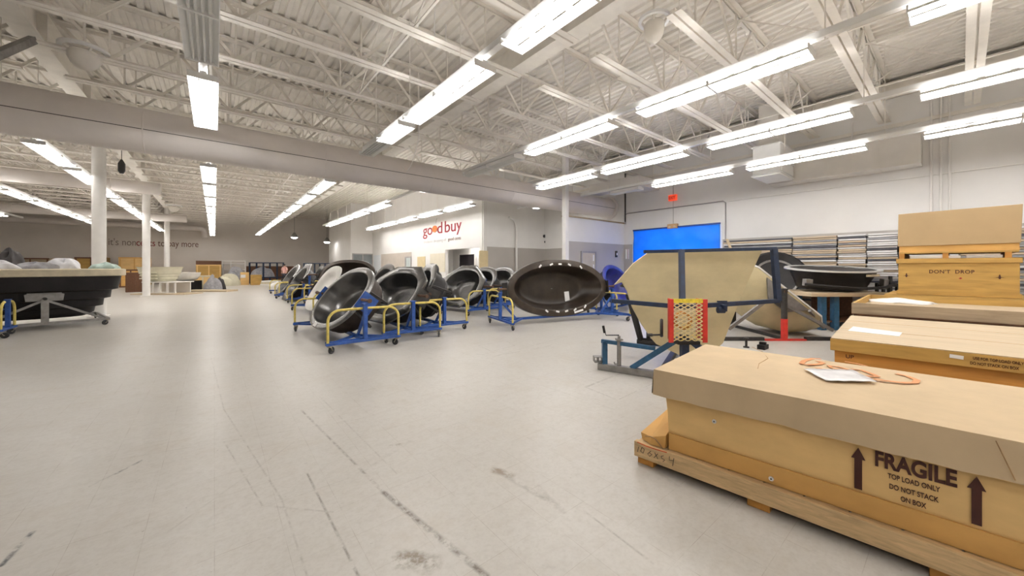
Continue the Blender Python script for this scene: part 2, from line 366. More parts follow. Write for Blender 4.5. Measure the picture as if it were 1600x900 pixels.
# doorway in the right wall: frame and tarp
struct('trim_5', MB().bb(XR-.03, XR+.25, DY1, DY1+.09, 0, DZ+.06).bb(XR-.03, XR+.25, DY0-.09, DY0, 0, DZ+.06).bb(XR-.03, XR+.25, DY0, DY1, DZ, DZ+.06), M['column'])
m, t, b_ = nt('blue_tarp')
pv = coords(t, 'Object', (1,1,1)); b_.inputs['Base Color'].default_value = (.012,.25,.72,1)
f_ = ramp(t, noise(t, pv, 1.4, 4), .3, .7); t.links.new(mixc(t, f_, (.008,.20,.64), (.02,.32,.82)), b_.inputs['Base Color'])
b_.inputs['Roughness'].default_value = .35
tr = node(t, 'ShaderNodeBsdfTranslucent'); tr.inputs[0].default_value = (.02,.40,.95,1)
ms = node(t, 'ShaderNodeMixShader'); ms.inputs[0].default_value = .30
t.links.new(b_.outputs[0], ms.inputs[1]); t.links.new(tr.outputs[0], ms.inputs[2])
t.links.new(ms.outputs[0], t.nodes['Material Output'].inputs[0]); M['tarp'] = m
tb = MB(); NX, NZ = 60, 36; rings = []
def crumple(u, v):
    return .035*math.sin(u*9+v*6)+.025*math.sin(u*21-v*15+1)+.02*math.sin(u*5-v*28+2)+.012*math.sin(u*47+v*33)
for k in range(NZ+1):
    v = k/NZ; row = []
    for i in range(NX+1):
        u = i/NX; row.append((XR-.055-.03*(1-v)+crumple(u, v)*(.35+.65*(1-v)), DY0-.03+u*(DY1-DY0+.06) , .02+v*(DZ+.02)))
    rings.append(row)
tb.loft(rings, False, False, wrap=False)
tp = tb.build('tarp', M['tarp'], None, smooth=60); tag(tp, 'bright blue tarp hung over the wide doorway in the right wall', 'tarp')
so = tp.modifiers.new('solid', 'SOLIDIFY'); so.thickness = .004
MB().bb(XR-.10, XR-.031, DY0-.03, DY1+.03, DZ-.01, DZ+.05).build('batten', M['blue'], tp)
la = bpy.data.lights.new('daylight', 'AREA'); la.shape = 'RECTANGLE'; la.size = DY1-DY0; la.size_y = DZ; la.energy = DAY; la.color = (.86,.93,1)
lo = bpy.data.objects.new('daylight', la); COL.objects.link(lo); lo.location = (XR+.6, (DY0+DY1)/2, DZ/2); lo.rotation_euler = (0, math.pi/2, 0)
struct('wall_outside', MB().bb(XR+1.0, XR+1.1, DY0-.6, DY1+.6, 0, 3.6).bb(XR+.25, XR+1.0, DY0-.6, DY0-.5, 0, 3.6).bb(XR+.25, XR+1.0, DY1+.5, DY1+.6, 0, 3.6).bb(XR+.25, XR+1.0, DY0-.6, DY1+.6, 3.5, 3.6), M['wall'])
# ------------------------------------------------------------------ ceiling deck, girders, joists
dk = MB(); per = .21; x = XL-.2; prof = []
while x < XR+.3:
    prof += [(x, ZD+.055), (x+.085, ZD+.055), (x+.105, ZD), (x+.19, ZD)]; x += per
dk.loft([[(a, YF-.2, z) for a, z in prof], [(a, YB+.2, z) for a, z in prof]], False, False, wrap=False)
dk.bb(XL-.3, XR+.4, YF-.3, YB+.3, ZD+.075, ZD+.16)
struct('ceiling', dk, M['deck'])
ZG0, ZG1 = 5.88, 6.54                          # girder bottom, top
def girder(X, y0, y1, label):
    g = MB(); g.bb(X-.17, X+.17, y0, y1, ZG0, ZG0+.03); g.bb(X-.17, X+.17, y0, y1, ZG1-.03, ZG1); g.bb(X-.012, X+.012, y0, y1, ZG0+.03, ZG1-.03)
    y = y0+1.0
    while y < y1:
        g.bb(X-.15, X+.15, y-.008, y+.008, ZG0+.03, ZG1-.03); y += 3.3
    return tag(g.build('roof_girder', M['steel_white']), label, 'roof girder', 'long roof girders')
XA, XB = -2.73, 5.28
girder(XA, YF, YB, 'white steel roof girder running along the line of round columns at left')
girder(XB, YF, YB, 'white steel roof girder running beside the centre row of lights')
girder(-10.7, YF, YB, 'white steel roof girder over the far left side of the hall')
struct('trim_6', MB().bb(XR-.22, XR-.001, YF, 15, 6.18, 6.5).bb(XR-.3, XR-.001, YF, 15, 6.5, 6.54), M['steel_white'])     # bearing beam on the right wall
struct('trim_7', MB().bb(XR-.06, XR-.001, YF, 15, 5.35, 5.45), M['steel_white'])
Z0, Z1 = 5.5, 6.658                              # joist bottom and top
def make_joist(x0, x1):
    L = x1-x0
    tc = MB(); bc = MB(); wb_ = MB()
    for s in (-1, 1):
        tc.bb(x0+.02, x1-.02, s*.065-.05, s*.065+.05, Z1-.014, Z1); tc.bb(x0+.02, x1-.02, s*.02-.006, s*.02+.006, Z1-.075, Z1-.014)
        a, b = x0+L*.035, x1-L*.035
        if x1 > XR-1: b = x1-.12
        bc.bb(a, b, s*.07-.055, s*.07+.055, Z0, Z0+.014); bc.bb(a, b, s*.02-.006, s*.02+.006, Z0+.012, Z0+.075)
    n = max(4, round(L/1.05)); n += n % 2
    st = (L-.4)/n
    for i in range(n):
        xa = x0+.2+i*st; xb = xa+st
        p, q = ((xa, 0, Z1-.04), (xb, 0, Z0+.04)) if i % 2 == 0 else ((xa, 0, Z0+.04), (xb, 0, Z1-.04))
        wb_.beam(p, q, .04, .055)
        if i % 2 == 0: wb_.beam((xb, 0, Z0+.04), (xb, 0, Z1-.04), .03, .03, (1,0,0))
    return tc, bc, wb_
bays = [(XL, -10.7, 'far left bay of the roof'), (-10.7, XA, 'left bay of the roof'), (XA, XB, 'middle bay between the two girders'), (XB, XR, 'right bay of the roof')]
SP = 1.52; ys = []
y = YF+.55
while y < YB: ys.append(y); y += SP
# bottom chord offsets follow the photo: one joist line at 2.85 m
off = 2.86 - ys[min(range(len(ys)), key=lambda i: abs(ys[i]-2.86))]; ys = [v+off for v in ys]
for bi, (x0, x1, nm) in enumerate(bays):
    tc, bc, wb_ = make_joist(x0, x1)
    lab = 'white open web roof joist in the %s' % nm
    r0 = thing('roof_joist', lab, 'roof joist', (0, ys[0], 0), 0, 'roof joists in the %s' % nm)
    tc.build('top_chord', M['steel_white'], r0); bc.build('bottom_chord', M['steel_white'], r0); wb_.build('web', M['steel_white'], r0)
    for v in ys[1:]:
        if v > YB-.2: continue
        if bi == 3 and v > 14.8: continue
        dup(r0, (0, v, 0))
    # bridging lines with crossed rods between the joists
    n = 2 if x1-x0 > 6 else 1
    for k in range(n):
        X = x0+(x1-x0)*(k+1)/(n+1); ye = YB if bi < 3 else 14.9; g = MB()
        g.bb(X-.02, X+.02, YF+.2, ye-.2, Z0+.012, Z0+.03); g.bb(X-.02, X+.02, YF+.2, ye-.2, Z1-.09, Z1-.077)
        for i in range(len(ys)-1):
            if ys[i+1] > ye-.2: break
            g.beam((X, ys[i], Z0+.05), (X, ys[i+1], Z1-.09), .022, .022); g.beam((X+.03, ys[i], Z1-.09), (X+.03, ys[i+1], Z0+.05), .022, .022)
        tag(g.build('joist_bridging', M['steel_white']), 'white crossed bridging struts, %sline in the %s' % (('left ' if k == 0 else 'right ') if n > 1 else 'only ', nm), 'bridging')
# ------------------------------------------------------------------ columns
def column(X, Y, r, label, sq=False):
    c = MB()
    if sq: c.bb(X-r, X+r, Y-r, Y+r, .015, ZG0+.6)
    else: c.cyl((X, Y, .015), (X, Y, ZG0-.02), r, 24)
    o = c.build('column', M['column'], None, smooth=40, bevel=.01 if sq else None); tag(o, label, 'column', 'roof columns')
    MB().box((X, Y, .0075), (r*2+.12, r*2+.12, .015)).build('base_plate', M['column'], o)
    if not sq: MB().box((X, Y, ZG0-.01), (.34, .34, .02)).build('cap_plate', M['steel_white'], o)
column(XA, 16.6, .155, 'white round column standing behind the black mould with the cream rim')
column(XA, 26.6, .155, 'white round column standing beside the ribbed cream tub')
c3 = column(XA, 37.2, .155, 'white round column farthest back, behind the ribbed cream tub')
column(PYp(883.5, 400, 9.72).x, 9.72, .095, 'slim white square column at the left end of the low screen wall', True)
# ------------------------------------------------------------------ ducts
YD, ZDU, RD = 10.6, 4.285, .445
dm = MB(); X0 = XL+.02; n = 40
dm.tube([(X0, YD, ZDU), (XR-.001, YD, ZDU)], RD, n)
du = dm.build('air_duct', M['duct'], None, smooth=40)
tag(du, 'big grey round air duct crossing the whole hall under the roof', 'air duct')
sm = MB()
for X in (-7.6, -4.4, -1.1, 2.2, 5.2, 8.4, 11.4): sm.lathe([(RD+.001, -.012), (RD+.006, -.006), (RD+.006, .006), (RD+.001, .012)], (X, YD, ZDU), n, Matrix(((0,0,1),(0,1,0),(-1,0,0))))
sm.build('duct_seam', M['duct'], du, smooth=40, kind='stuff')
MB().box((XL/2+XR/2, YD-RD*.985, ZDU-.075), (XR-XL-.2, .006, .012)).build('long_seam', M['darksteel'], du)
for X in (-9, -5.6, -.6, 3.6, 8, 12): MB().bb(X-.02, X+.02, YD-.004, YD+.004, ZDU+RD, Z1).build('hanger_strap', M['steel_white'], du)
co = MB().tube([(XR-.16, YD, ZDU), (XR-.001, YD, ZDU)], RD+.09, n); co.build('wall_collar', M['duct'], du, smooth=40)
def small_duct(x1, Y, z, r, label, elbow=False):
    pts = [(XL+.05, Y, z), (x1, Y, z)]
    if elbow: pts = [(XL+.05, Y, z), (x1-.5, Y, z), (x1-.2, Y, z-.05), (x1-.03, Y, z-.22), (x1, Y, z-.8)]
    o = MB().tube(pts, r, 20).build('air_duct', M['duct'], None, smooth=50); tag(o, label, 'air duct', 'thin ducts far left')
    for k in range(2): MB().bb(x1-2.2-k*5, x1-2.16-k*5, Y-.004, Y+.004, z+r, Z1).build('hanger_strap', M['steel_white'], o)
small_duct(PYp(252, 296, 22.8).x, 22.8, 5.0, .27, 'thin grey round duct ending beside the first two round columns')
small_duct(PYp(292, 341, 35.8).x, 35.8, 5.0, .27, 'thin grey round duct crossing between the second and last round columns')
small_duct(PYp(320, 356, 43.0).x, 43.0, 4.95, .23, 'thin grey duct with a down turned elbow near the back wall', True)
# rectangular trunk along the right wall
tk = MB().bb(XR-.62, XR-.001, .64, 3.95, 4.16, 4.93); o = tk.build('trunk_duct', M['duct_white'], None, bevel=.01); tag(o, 'long white rectangular duct fixed high along the right wall', 'air duct')
s = MB()
for v in (1.4, 2.5, 3.3): s.bb(XR-.63, XR, v-.012, v+.012, 4.15, 4.94)
s.build('duct_seam', M['duct_white'], o)
ub = MB().bb(12.7, 13.95, 3.3, 4.0, 4.2, 5.15); o = ub.build('air_diffuser', M['housing'], None, bevel=.015); tag(o, 'white box air diffuser hanging at the end of the trunk duct', 'air diffuser')
s = MB()
for z in (4.24, 4.62, 4.66, 5.1): s.bb(12.66, 13.99, 3.26, 4.04, z, z+.02)
s.bb(12.75, 13.9, 3.27, 3.3, 4.3, 4.6); s.build('louvre', M['housing'], o)
MB().bb(12.9, 13.7, 3.4, 3.9, 5.15, 6.4).build('riser', M['duct_white'], o)
kb = MB(); pa = PXp(1040, 284, XR-.02); 
kb.bb(XR-1.6, XR-.001, 8.05, 8.85, 4.75, 5.15); kb.bb(XR-1.6, XR-.9, 8.85, YD-.1, 4.75, 5.15)
o = kb.build('branch_duct', M['duct_white'], None, bevel=.01); tag(o, 'white rectangular branch duct turning from the right wall to the big round duct', 'air duct')
# pipes and conduits
def pipe(pts, r, m, label, name='pipe', cat='pipe'):
    return tag(MB().tube(pts, r, 8).build(name, m, None, smooth=50), label, cat)
yy = YS-.04
pipe([(XR-.05, yy-.05, 3.55), (XR-.05, yy-.05, 6.3)], .03, M['darksteel'], 'dark vertical pipe in the corner above the low screen wall')
pipe([(XR-.03, yy-.05, 3.45), (XR-.03, yy-.05, 3.88), (XR-.03, yy-.15, 3.93), (XR-.03, DY0-.12, 3.93), (XR-.03, DY0-.2, 3.86), (XR-.03, DY0-.2, .1)], .022, M['pipe_grey'], 'grey conduit framing the wall over the blue tarp')
pipe([(XR-.03, DY0-.3, 3.90), (XR-.03, -5.8, 3.90)], .016, M['column'], 'thin white conduit running level along the right wall')
for px, lab in ((1455, 'left of the three'), (1470, 'middle of the three'), (1484, 'right of the three')):
    Y = YROW(px, XR-.04); pipe([(XR-.04, Y, 2.5), (XR-.04, Y, 6.2)], .025, M['column'], 'white vertical wall pipe behind the cardboard box on crates, %s' % lab)
Y = YROW(1332, XR-.05); pipe([(XR-.1, Y, 4.94), (XR-.1, Y, 6.2)], .02, M['column'], 'white drop pipe above the wall trunk duct')
g0 = PYp(807, 330, 14.9); pipe([(g0.x-.5, 14.9, 4.1), (g0.x-.2, 14.9, 4.0), (g0.x-.05, 14.9, 3.75), (g0.x, 14.9, 3.4), (g0.x, 14.9, .1)], .055, M['column'], 'white vertical pipe with a curved top on the recessed wall')
# hanging cable loop over the big duct
c = [(PD(686, 243, 9).x, 9.25, ZD), (PD(686, 243, 9).x, 9.25, 5.6)]
for i in range(21):
    u = i/20; c.append((PD(686, 243, 9).x + (PD(648, 287, 9.6).x-PD(686, 243, 9).x)*u, 9.25+.6*u, 5.0 - 1.02*math.sin(u*math.pi*.62) + .25*u))
pipe(c, .012, M['column'], 'white cable drooping in a loop in front of the big duct', 'cable', 'cable')
pipe([(3.2, 6.2, 6.66), (3.18, 6.2, 5.9), (3.3, 6.3, 5.65), (3.5, 6.35, 5.8), (3.48, 6.3, 6.2)], .012, M['column'], 'white cable looped up in the joists left of the centre lights', 'cable', 'cable')
p0, p1 = PD(0, 84, 6.2), PD(52, 62, 6.9)
tag(MB().beam(p0+(p0-p1)*1.5, p1, .09, .12).build('brace_bar', M['grey_steel']), 'dark grey steel brace bar meeting the left girder near the ceiling', 'brace')
hc = PD(190, 262, 13.5); o = MB().lathe([(.03, .3), (.05, .25), (.10, .15), (.10, -.12), (.05, -.22)], hc, 14).build('hanging_camera', M['bottle'], None, smooth=40); tag(o, 'small black camera hanging beside the first round column', 'camera')
MB().cyl(hc+Vector((0,0,.28)), (hc.x, hc.y, ZD), .012, 6).build('drop_cord', M['bottle'], o)
# ceiling domes
def dome(p, rr, lab):
    o = thing('ceiling_dome', lab, 'ceiling lamp', p, 0, 'ceiling domes')
    MB().lathe([(rr, 0), (rr, .05), (rr*.86, .05), (rr*.80, 0)], (0,0,0), 32).build('ring', M['housing'], o, smooth=40)
    MB().lathe([(rr*.55, -.02), (rr*.66, -.06), (rr*.64, -.16), (rr*.52, -.26), (rr*.30, -.33), (.01, -.355)], (0,0,0), 28).build('bowl', M['steel_white'], o, smooth=50)
    s = MB()
    for k in range(4):
        a = k*math.pi/2+.5; s.beam((rr*.82*math.cos(a), rr*.82*math.sin(a), .03), (rr*.58*math.cos(a), rr*.58*math.sin(a), -.05), .03, .03)
    s.cyl((0,0,.05), (0,0,.9), .02, 8); s.bb(-rr*.8, rr*.8, -.02, .02, .05, .08); s.build('bracket', M['steel_white'], o)
dome(PD(132, 80, 6.9), .34, 'white domed ceiling fitting beside the left girder')
dome(PD(1022, 34, 6.1), .25, 'white domed ceiling fitting over the right hand light rows')
dome(PD(272, 322, 22), .40, 'white domed ceiling fitting far back beside the thin ducts')
# ------------------------------------------------------------------ fluorescent fixtures (each four feet long)
ZL = 4.29
def make_fixture(lit, label, group, tube=None):
    o = thing('strip_light', label, 'strip light', (0,0,0), 0, group)
    L, W = 1.235, .36
    h = MB()
    if not lit:
        up = [(-W/2, 0), (-.12, .06), (-.10, .12), (.10, .12), (.12, .06), (W/2, 0), (W/2-.01, 0), (.115, .05), (-.115, .05), (-W/2+.01, 0)]
        h.loft([[(a, e*L/2, b) for a, b in up] for e in (-1, 1)])
    else: h.loft([[(p, e*L/2, q) for p, q in ((-.048,.05), (.048,.05), (.04,.12), (-.04,.12))] for e in (-1, 1)])
    for sx in (-1, 1) if lit else ():             # reflector wings; slot beside the ballast box widened to light the ceiling
        h.loft([[(sx*p, e*L/2, q) for p, q in ((.128,.050), (W/2,.0), (W/2+.004,.004), (.128,.058))] for e in (-1, 1)])
        for yy in (-.30, 0, .30): h.bb(min(sx*.04, sx*.135), max(sx*.04, sx*.135), yy-.04, yy+.04, .054, .066)
    for e in (-1, 1): h.bb(-W/2, W/2, e*L/2-.008, e*L/2+.008, -.002, .085)
    h.build('housing', M['housing'], o)
    for k in range(4):
        x_ = ((-.125, -.078, .078, .125) if lit else (-.09, -.03, .03, .09))[k]
        MB().tube([(x_, -L/2+.02, .026), (x_, L/2-.02, .026)], .019, 6).build('fluorescent_tube', tube or (M['tube'] if lit else M['tube_off']), o, smooth=70)
    return o
LIT = make_fixture(True, 'lit', None); OFF = make_fixture(False, 'unlit', None); FAR = make_fixture(True, 'far', None, M['tube_far'])
first = {1: True, 0: True, 2: True}; SRC = {1: LIT, 0: OFF, 2: FAR}
def put(X, Y, lit, label, group):
    lit = int(lit); src = SRC[lit]
    if first[lit]: first[lit] = False; src.location = (X, Y, ZL); src['label'] = label; src['group'] = group; return src
    return dup(src, (X, Y, ZL), 0, label, group)
def pair(X, Yc, lit, label, group):
    for s, e in ((-1, 'nearer half'), (1, 'farther half')): put(X, Yc+s*.625, lit, '%s, %s' % (label, e), group)
def ctr(X, a, b): return (YROW(a, X)+YROW(b, X))/2
XROW = {'A': -.13, 'B': 2.96, 'C': 6.08, 'D': 9.07, 'E': 11.93, 'L': -3.18, 'K': -6.05, 'J': -9.05}
near = 'strip lights in front of the big duct'
def ln(X, px, py): return PXp(px, py, X).y
pair(XROW['A'], 8.35, True, 'lit strip light hanging just before the big duct at left', near)
pair(XROW['A'], 5.3, False, 'unlit strip light hanging toward the viewer at left', near)
pair(XROW['A'], 2.4, False, 'unlit strip light nearest the viewer at left', near)
pair(XROW['B'], 2.40, True, 'lit strip light nearest the viewer in the centre row', near)
pair(XROW['B'], 5.47, True, 'second lit strip light in the centre row', near)
yb = 7.56; put(XROW['B'], yb, True, 'short lit strip light at the end of the centre row before the duct', near); put(XROW['B'], yb+1.26, False, 'unlit strip light overlapping the big duct in the centre row', near)
for a, b, lit, lab in ((1265, 1003, True, 'lit strip light high in the middle of the right half'), (960, 826, True, 'lit strip light left of the slim square column'), (812, 730, False, 'unlit strip light near the duct left of the slim column')):
    pair(XROW['C'], ctr(XROW['C'], a, b), lit, lab, near)
pair(XROW['C'], YROW(1418, XROW['C'])-1.25, True, 'lit strip light cut by the top right corner', near)
for a, b, lab in ((1325, 1113, 'lit strip light above the white air diffuser'), (1070, 945, 'lit strip light right of the slim square column'), (930, 842, 'lit strip light crossing the slim square column')):
    pair(XROW['D'], ctr(XROW['D'], a, b), True, lab, near)
pair(XROW['D'], YROW(1437, XROW['D'])-1.25, True, 'upper lit strip light at the right edge', near)
pair(XROW['E'], ctr(XROW['E'], 1352, 1170), True, 'lit strip light in front of the wall trunk duct', near)
pair(XROW['E'], ctr(XROW['E'], 1140, 1024), True, 'lit strip light above the red exit sign', near)
yo = ctr(XROW['E'], 1002, 955); put(XROW['E'], yo, False, 'unlit strip light near the end of the big duct', near)
pair(XROW['E'], YROW(1443, XROW['E'])-1.25, True, 'lower lit strip light at the right edge', near)
for X, n_, lab in ((XROW['D'], 12.0, 'short lit strip light peeking below the duct right of the lettered wall'), (XROW['C'], 12.1, 'short lit strip light peeking below the duct left of the lettered wall')):
    put(X, n_, True, lab, near)
far = 'strip lights behind the big duct'
for key, y0, y1, nm in (('A', 14.5, 42, 'row left of centre'), ('B', 14.3, 40, 'centre row'), ('L', 14.5, 40, 'row by the round columns'), ('K', 14.5, 36, 'second row from the left edge'), ('J', 14.5, 34, 'leftmost row')):
    y = y0
    while y < y1:
        for s in (-.625, .625): put(XROW[key], y+s, 2, 'lit strip light in the %s behind the big duct' % nm, far+', '+nm)
        y += 2.95
for y in (17.5, 20.5, 23.4, 26.3): 
    for s in (-.625, .625): put(XROW['C'], y+s, True, 'lit strip light in the short row left of the lettered wall', far+', short row')
for y in (15.2, 18.2, 21.2, 24.2, 27.2):
    for s in (-.625, .625): put(XROW['D'], y+s, True, 'lit strip light along the top of the lettered wall', far+', wall row')
for key, nm in (('A','row left of centre'), ('B','centre row'), ('L','row by the columns'), ('C','first right row'), ('D','second right row'), ('E','wall row')):
    for y in (-.9, -2.15, -4.0):               # rows continued unseen behind the viewer, added to brighten the foreground
        if (key == 'A' and y > -2) or (key in 'CDE' and y > -3): continue
        put(XROW[key], y, True, 'added unseen strip light behind the viewer in the %s' % nm, 'added strip lights behind the viewer, '+nm)
put(XROW['E'], 12.3, True, 'fill strip light added behind the duct to brighten the recessed wall', far+', added recess fill')  # lamp added behind the duct to brighten the recess
put(12.75, 11.85, True, 'hidden fill strip light added behind the duct against the right wall', far+', added recess fill')  # extra lamp hidden by the duct, lifts the recessed wall
fa = put(XG+.8, 17.2, 2, 'unseen fill strip light added on the ceiling of the doorway alcove', far+', added alcove fill'); fa.location.z = OZ+.165  # invented lamp above the opening, keeps the alcove from going dark
def channel(X, y0, y1, lab):
    c_ = MB().bb(X-.05, X+.05, y0, y1, ZL+.16, ZL+.2).bb(X-.05, X-.045, y0, y1, ZL+.2, ZL+.25).bb(X+.045, X+.05, y0, y1, ZL+.2, ZL+.25)
    o = c_.build('lamp_channel', M['housing']); tag(o, lab, 'lamp channel', 'lamp channels')
    y = y0+.4
    while y < y1-.2:
        MB().bb(X-.006, X+.006, y-.006, y+.006, ZL+.12, ZD).build('hanger_rod', M['steel_white'], o); y += 1.9
channel(XROW['A'], YF+1, 9.6, 'white lamp channel above the lights at left before the duct')
channel(XROW['B'], YF+1, 9.6, 'white lamp channel above the centre row before the duct')
channel(XROW['C'], YF+1, 9.9, 'white lamp channel above the first right row of lights')
channel(XROW['D'], YF+1, 9.9, 'white lamp channel above the second right row of lights')
channel(XROW['E'], YF+1, 10.05, 'white lamp channel above the row of lights by the right wall')
for key, y1, nm in (('A', 43, 'row left of centre'), ('B', 41, 'centre row'), ('L', 41, 'row by the round columns'), ('K', 38, 'second row from the left edge'), ('J', 36, 'leftmost row'), ('C', 29, 'short row left of the lettered wall'), ('D', 29, 'row along the lettered wall'), ('E', 14.2, 'short row by the recessed wall')):
    channel(XROW[key], 11.25, y1, 'white lamp channel behind the big duct over the %s' % nm)
channel(12.75, 11.2, 12.9, 'short white lamp channel added to hold the fill light behind the duct')  # support for the added lamp
def pendant(px, py, z, lab):
    p = PZ(px, py, z); o = thing('pendant_lamp', lab, 'pendant lamp', p, 0, 'pendant lamps')
    MB().lathe([(.06, .42), (.10, .36), (.28, .05), (.30, 0), (.27, .02), (.05, .3)], (0,0,0), 20).build('shade', M['grey_steel'], o, smooth=40)
    MB().lathe([(.02, .12), (.2, .08), (.24, .0), (.16, -.08), (.01, -.11)], (0,0,0), 16).build('bulb', M['tube'], o, smooth=60)
    MB().cyl((0,0,.42), (0,0,ZD-z), .012, 6).build('cord', M['darksteel'], o)
pendant(460, 371, 4.0, 'lit pendant lamp over the back wall nearer the centre row')
pendant(511, 378.5, 3.7, 'lit pendant lamp in the far right corner of the back wall')
# ------------------------------------------------------------------ trolleys
RZ_ = .17                                      # rail height
def caster(o, x, y, a):
    m = Matrix.Rotation(a, 3, 'Z'); f = MB()
    def q(*p): return Vector((x, y, 0)) + m @ Vector(p)
    f.cyl((x, y, RZ_-.03), (x, y, RZ_-.045), .045, 12)
    for s in (-1, 1): f.beam(q(-.005, s*.028, RZ_-.045), q(-.045, s*.028, .055), .03, .006, up=m @ Vector((1,0,0)))
    f.cyl(q(-.045, -.034, .062), q(-.045, .034, .062), .010, 8)
    c = f.build('caster', M['zinc'], o)
    ax = Matrix((m @ Vector((1,0,0)), m @ Vector((0,0,1)), m @ Vector((0,-1,0)))).transposed()
    MB().lathe([(.02, -.018), (.052, -.018), (.062, -.010), (.062, .010), (.052, .018), (.02, .018)], q(-.045, 0, .062), 20, ax).build('wheel', M['wheel'], c, smooth=40)
def make_trolley(label, L=2.95, W=1.05, ph=.82, blue='blue', hoops=True, group=None, seed=0):
    rnd = random.Random(seed)
    o = thing('mould_trolley', label, 'trolley', (0,0,0), 0, group); b = M[blue]
    for s in (-1, 1):
        y = s*L/2
        MB().box((0, y, RZ_), (W, .07, .045)).box((0, y-s*.03, RZ_+.02), (W, .008, .05)).build('end_rail', b, o, bevel=.004)
        MB().bb(-.035, .035, y-.035, y+.035, RZ_+.02, ph-.04).box((0, y, ph-.03), (.11, .09, .02)).build('post', b, o, bevel=.004)
        if hoops:
            h = MB(); xe = W/2-.035; zt = .745; r = .2; pts = [(-xe, y, RZ_+.022), (-xe, y, zt-r)]
            for k in range(1, 7): a = k/7*math.pi/2; pts.append((-xe+r-r*math.cos(a), y, zt-r+r*math.sin(a)))
            pts += [(-xe+r, y, zt), (0, y-s*.05, zt), (xe-r, y, zt)]
            for k in range(1, 7): a = k/7*math.pi/2; pts.append((xe-r+r*math.sin(a), y, zt-r+r*math.cos(a)))
            pts += [(xe, y, zt-r), (xe, y, RZ_+.022)]
            h.tube(pts, .0225, 10).build('hoop', M['yellow'], o, smooth=60)
        g = MB(); g.beam((0, y-s*.06, .60), (0, y-s*.42, RZ_+.03), .04, .05)
        for e in (-1, 1): g.beam((e*(W/2-.12), y-s*.03, RZ_), (0, y-s*.62, RZ_), .045, .045)
        g.build('brace', b, o)
        for e in (-1, 1): caster(o, e*(W/2-.06), y, rnd.uniform(-2.6, 2.6))
    MB().bb(-.03, .03, -L/2+.04, L/2-.04, RZ_-.03, RZ_+.03).build('spine', b, o, bevel=.004)
    return o

# ------------------------------------------------------------------ moulds (local x = pivot axis, y = up the tilt, z = the open face)
NN = 72
def ell(a, b, n=2.0):
    return lambda th: ((abs(math.cos(th))/a)**n + (abs(math.sin(th))/b)**n) ** (-1/n)
def poly(planes):                              # convex: list of (nx, ny, d)
    def f(th):
        c, s = math.cos(th), math.sin(th); return min(d/(nx*c+ny*s) for nx, ny, d in planes if nx*c+ny*s > 1e-6)
    return f
def octo(a, b, cx, cy):
    n = math.hypot(1/cx, 1/cy); pl = [(1,0,a), (-1,0,a), (0,1,b), (0,-1,b)]
    for sx in (-1, 1):
        for sy in (-1, 1): pl.append((sx/cx, sy/cy, 1.0))
    return poly(pl)
def ring(f, z, k=1.0, off=0.0, cx=0.0, cy=0.0, zf=None):
    out = []
    for i in range(NN):
        th = 2*math.pi*i/NN; r = f(th)*k+off; x, y = cx+r*math.cos(th), cy+r*math.sin(th)
        out.append((x, y, z + (zf(x, y) if zf else 0)))
    return out
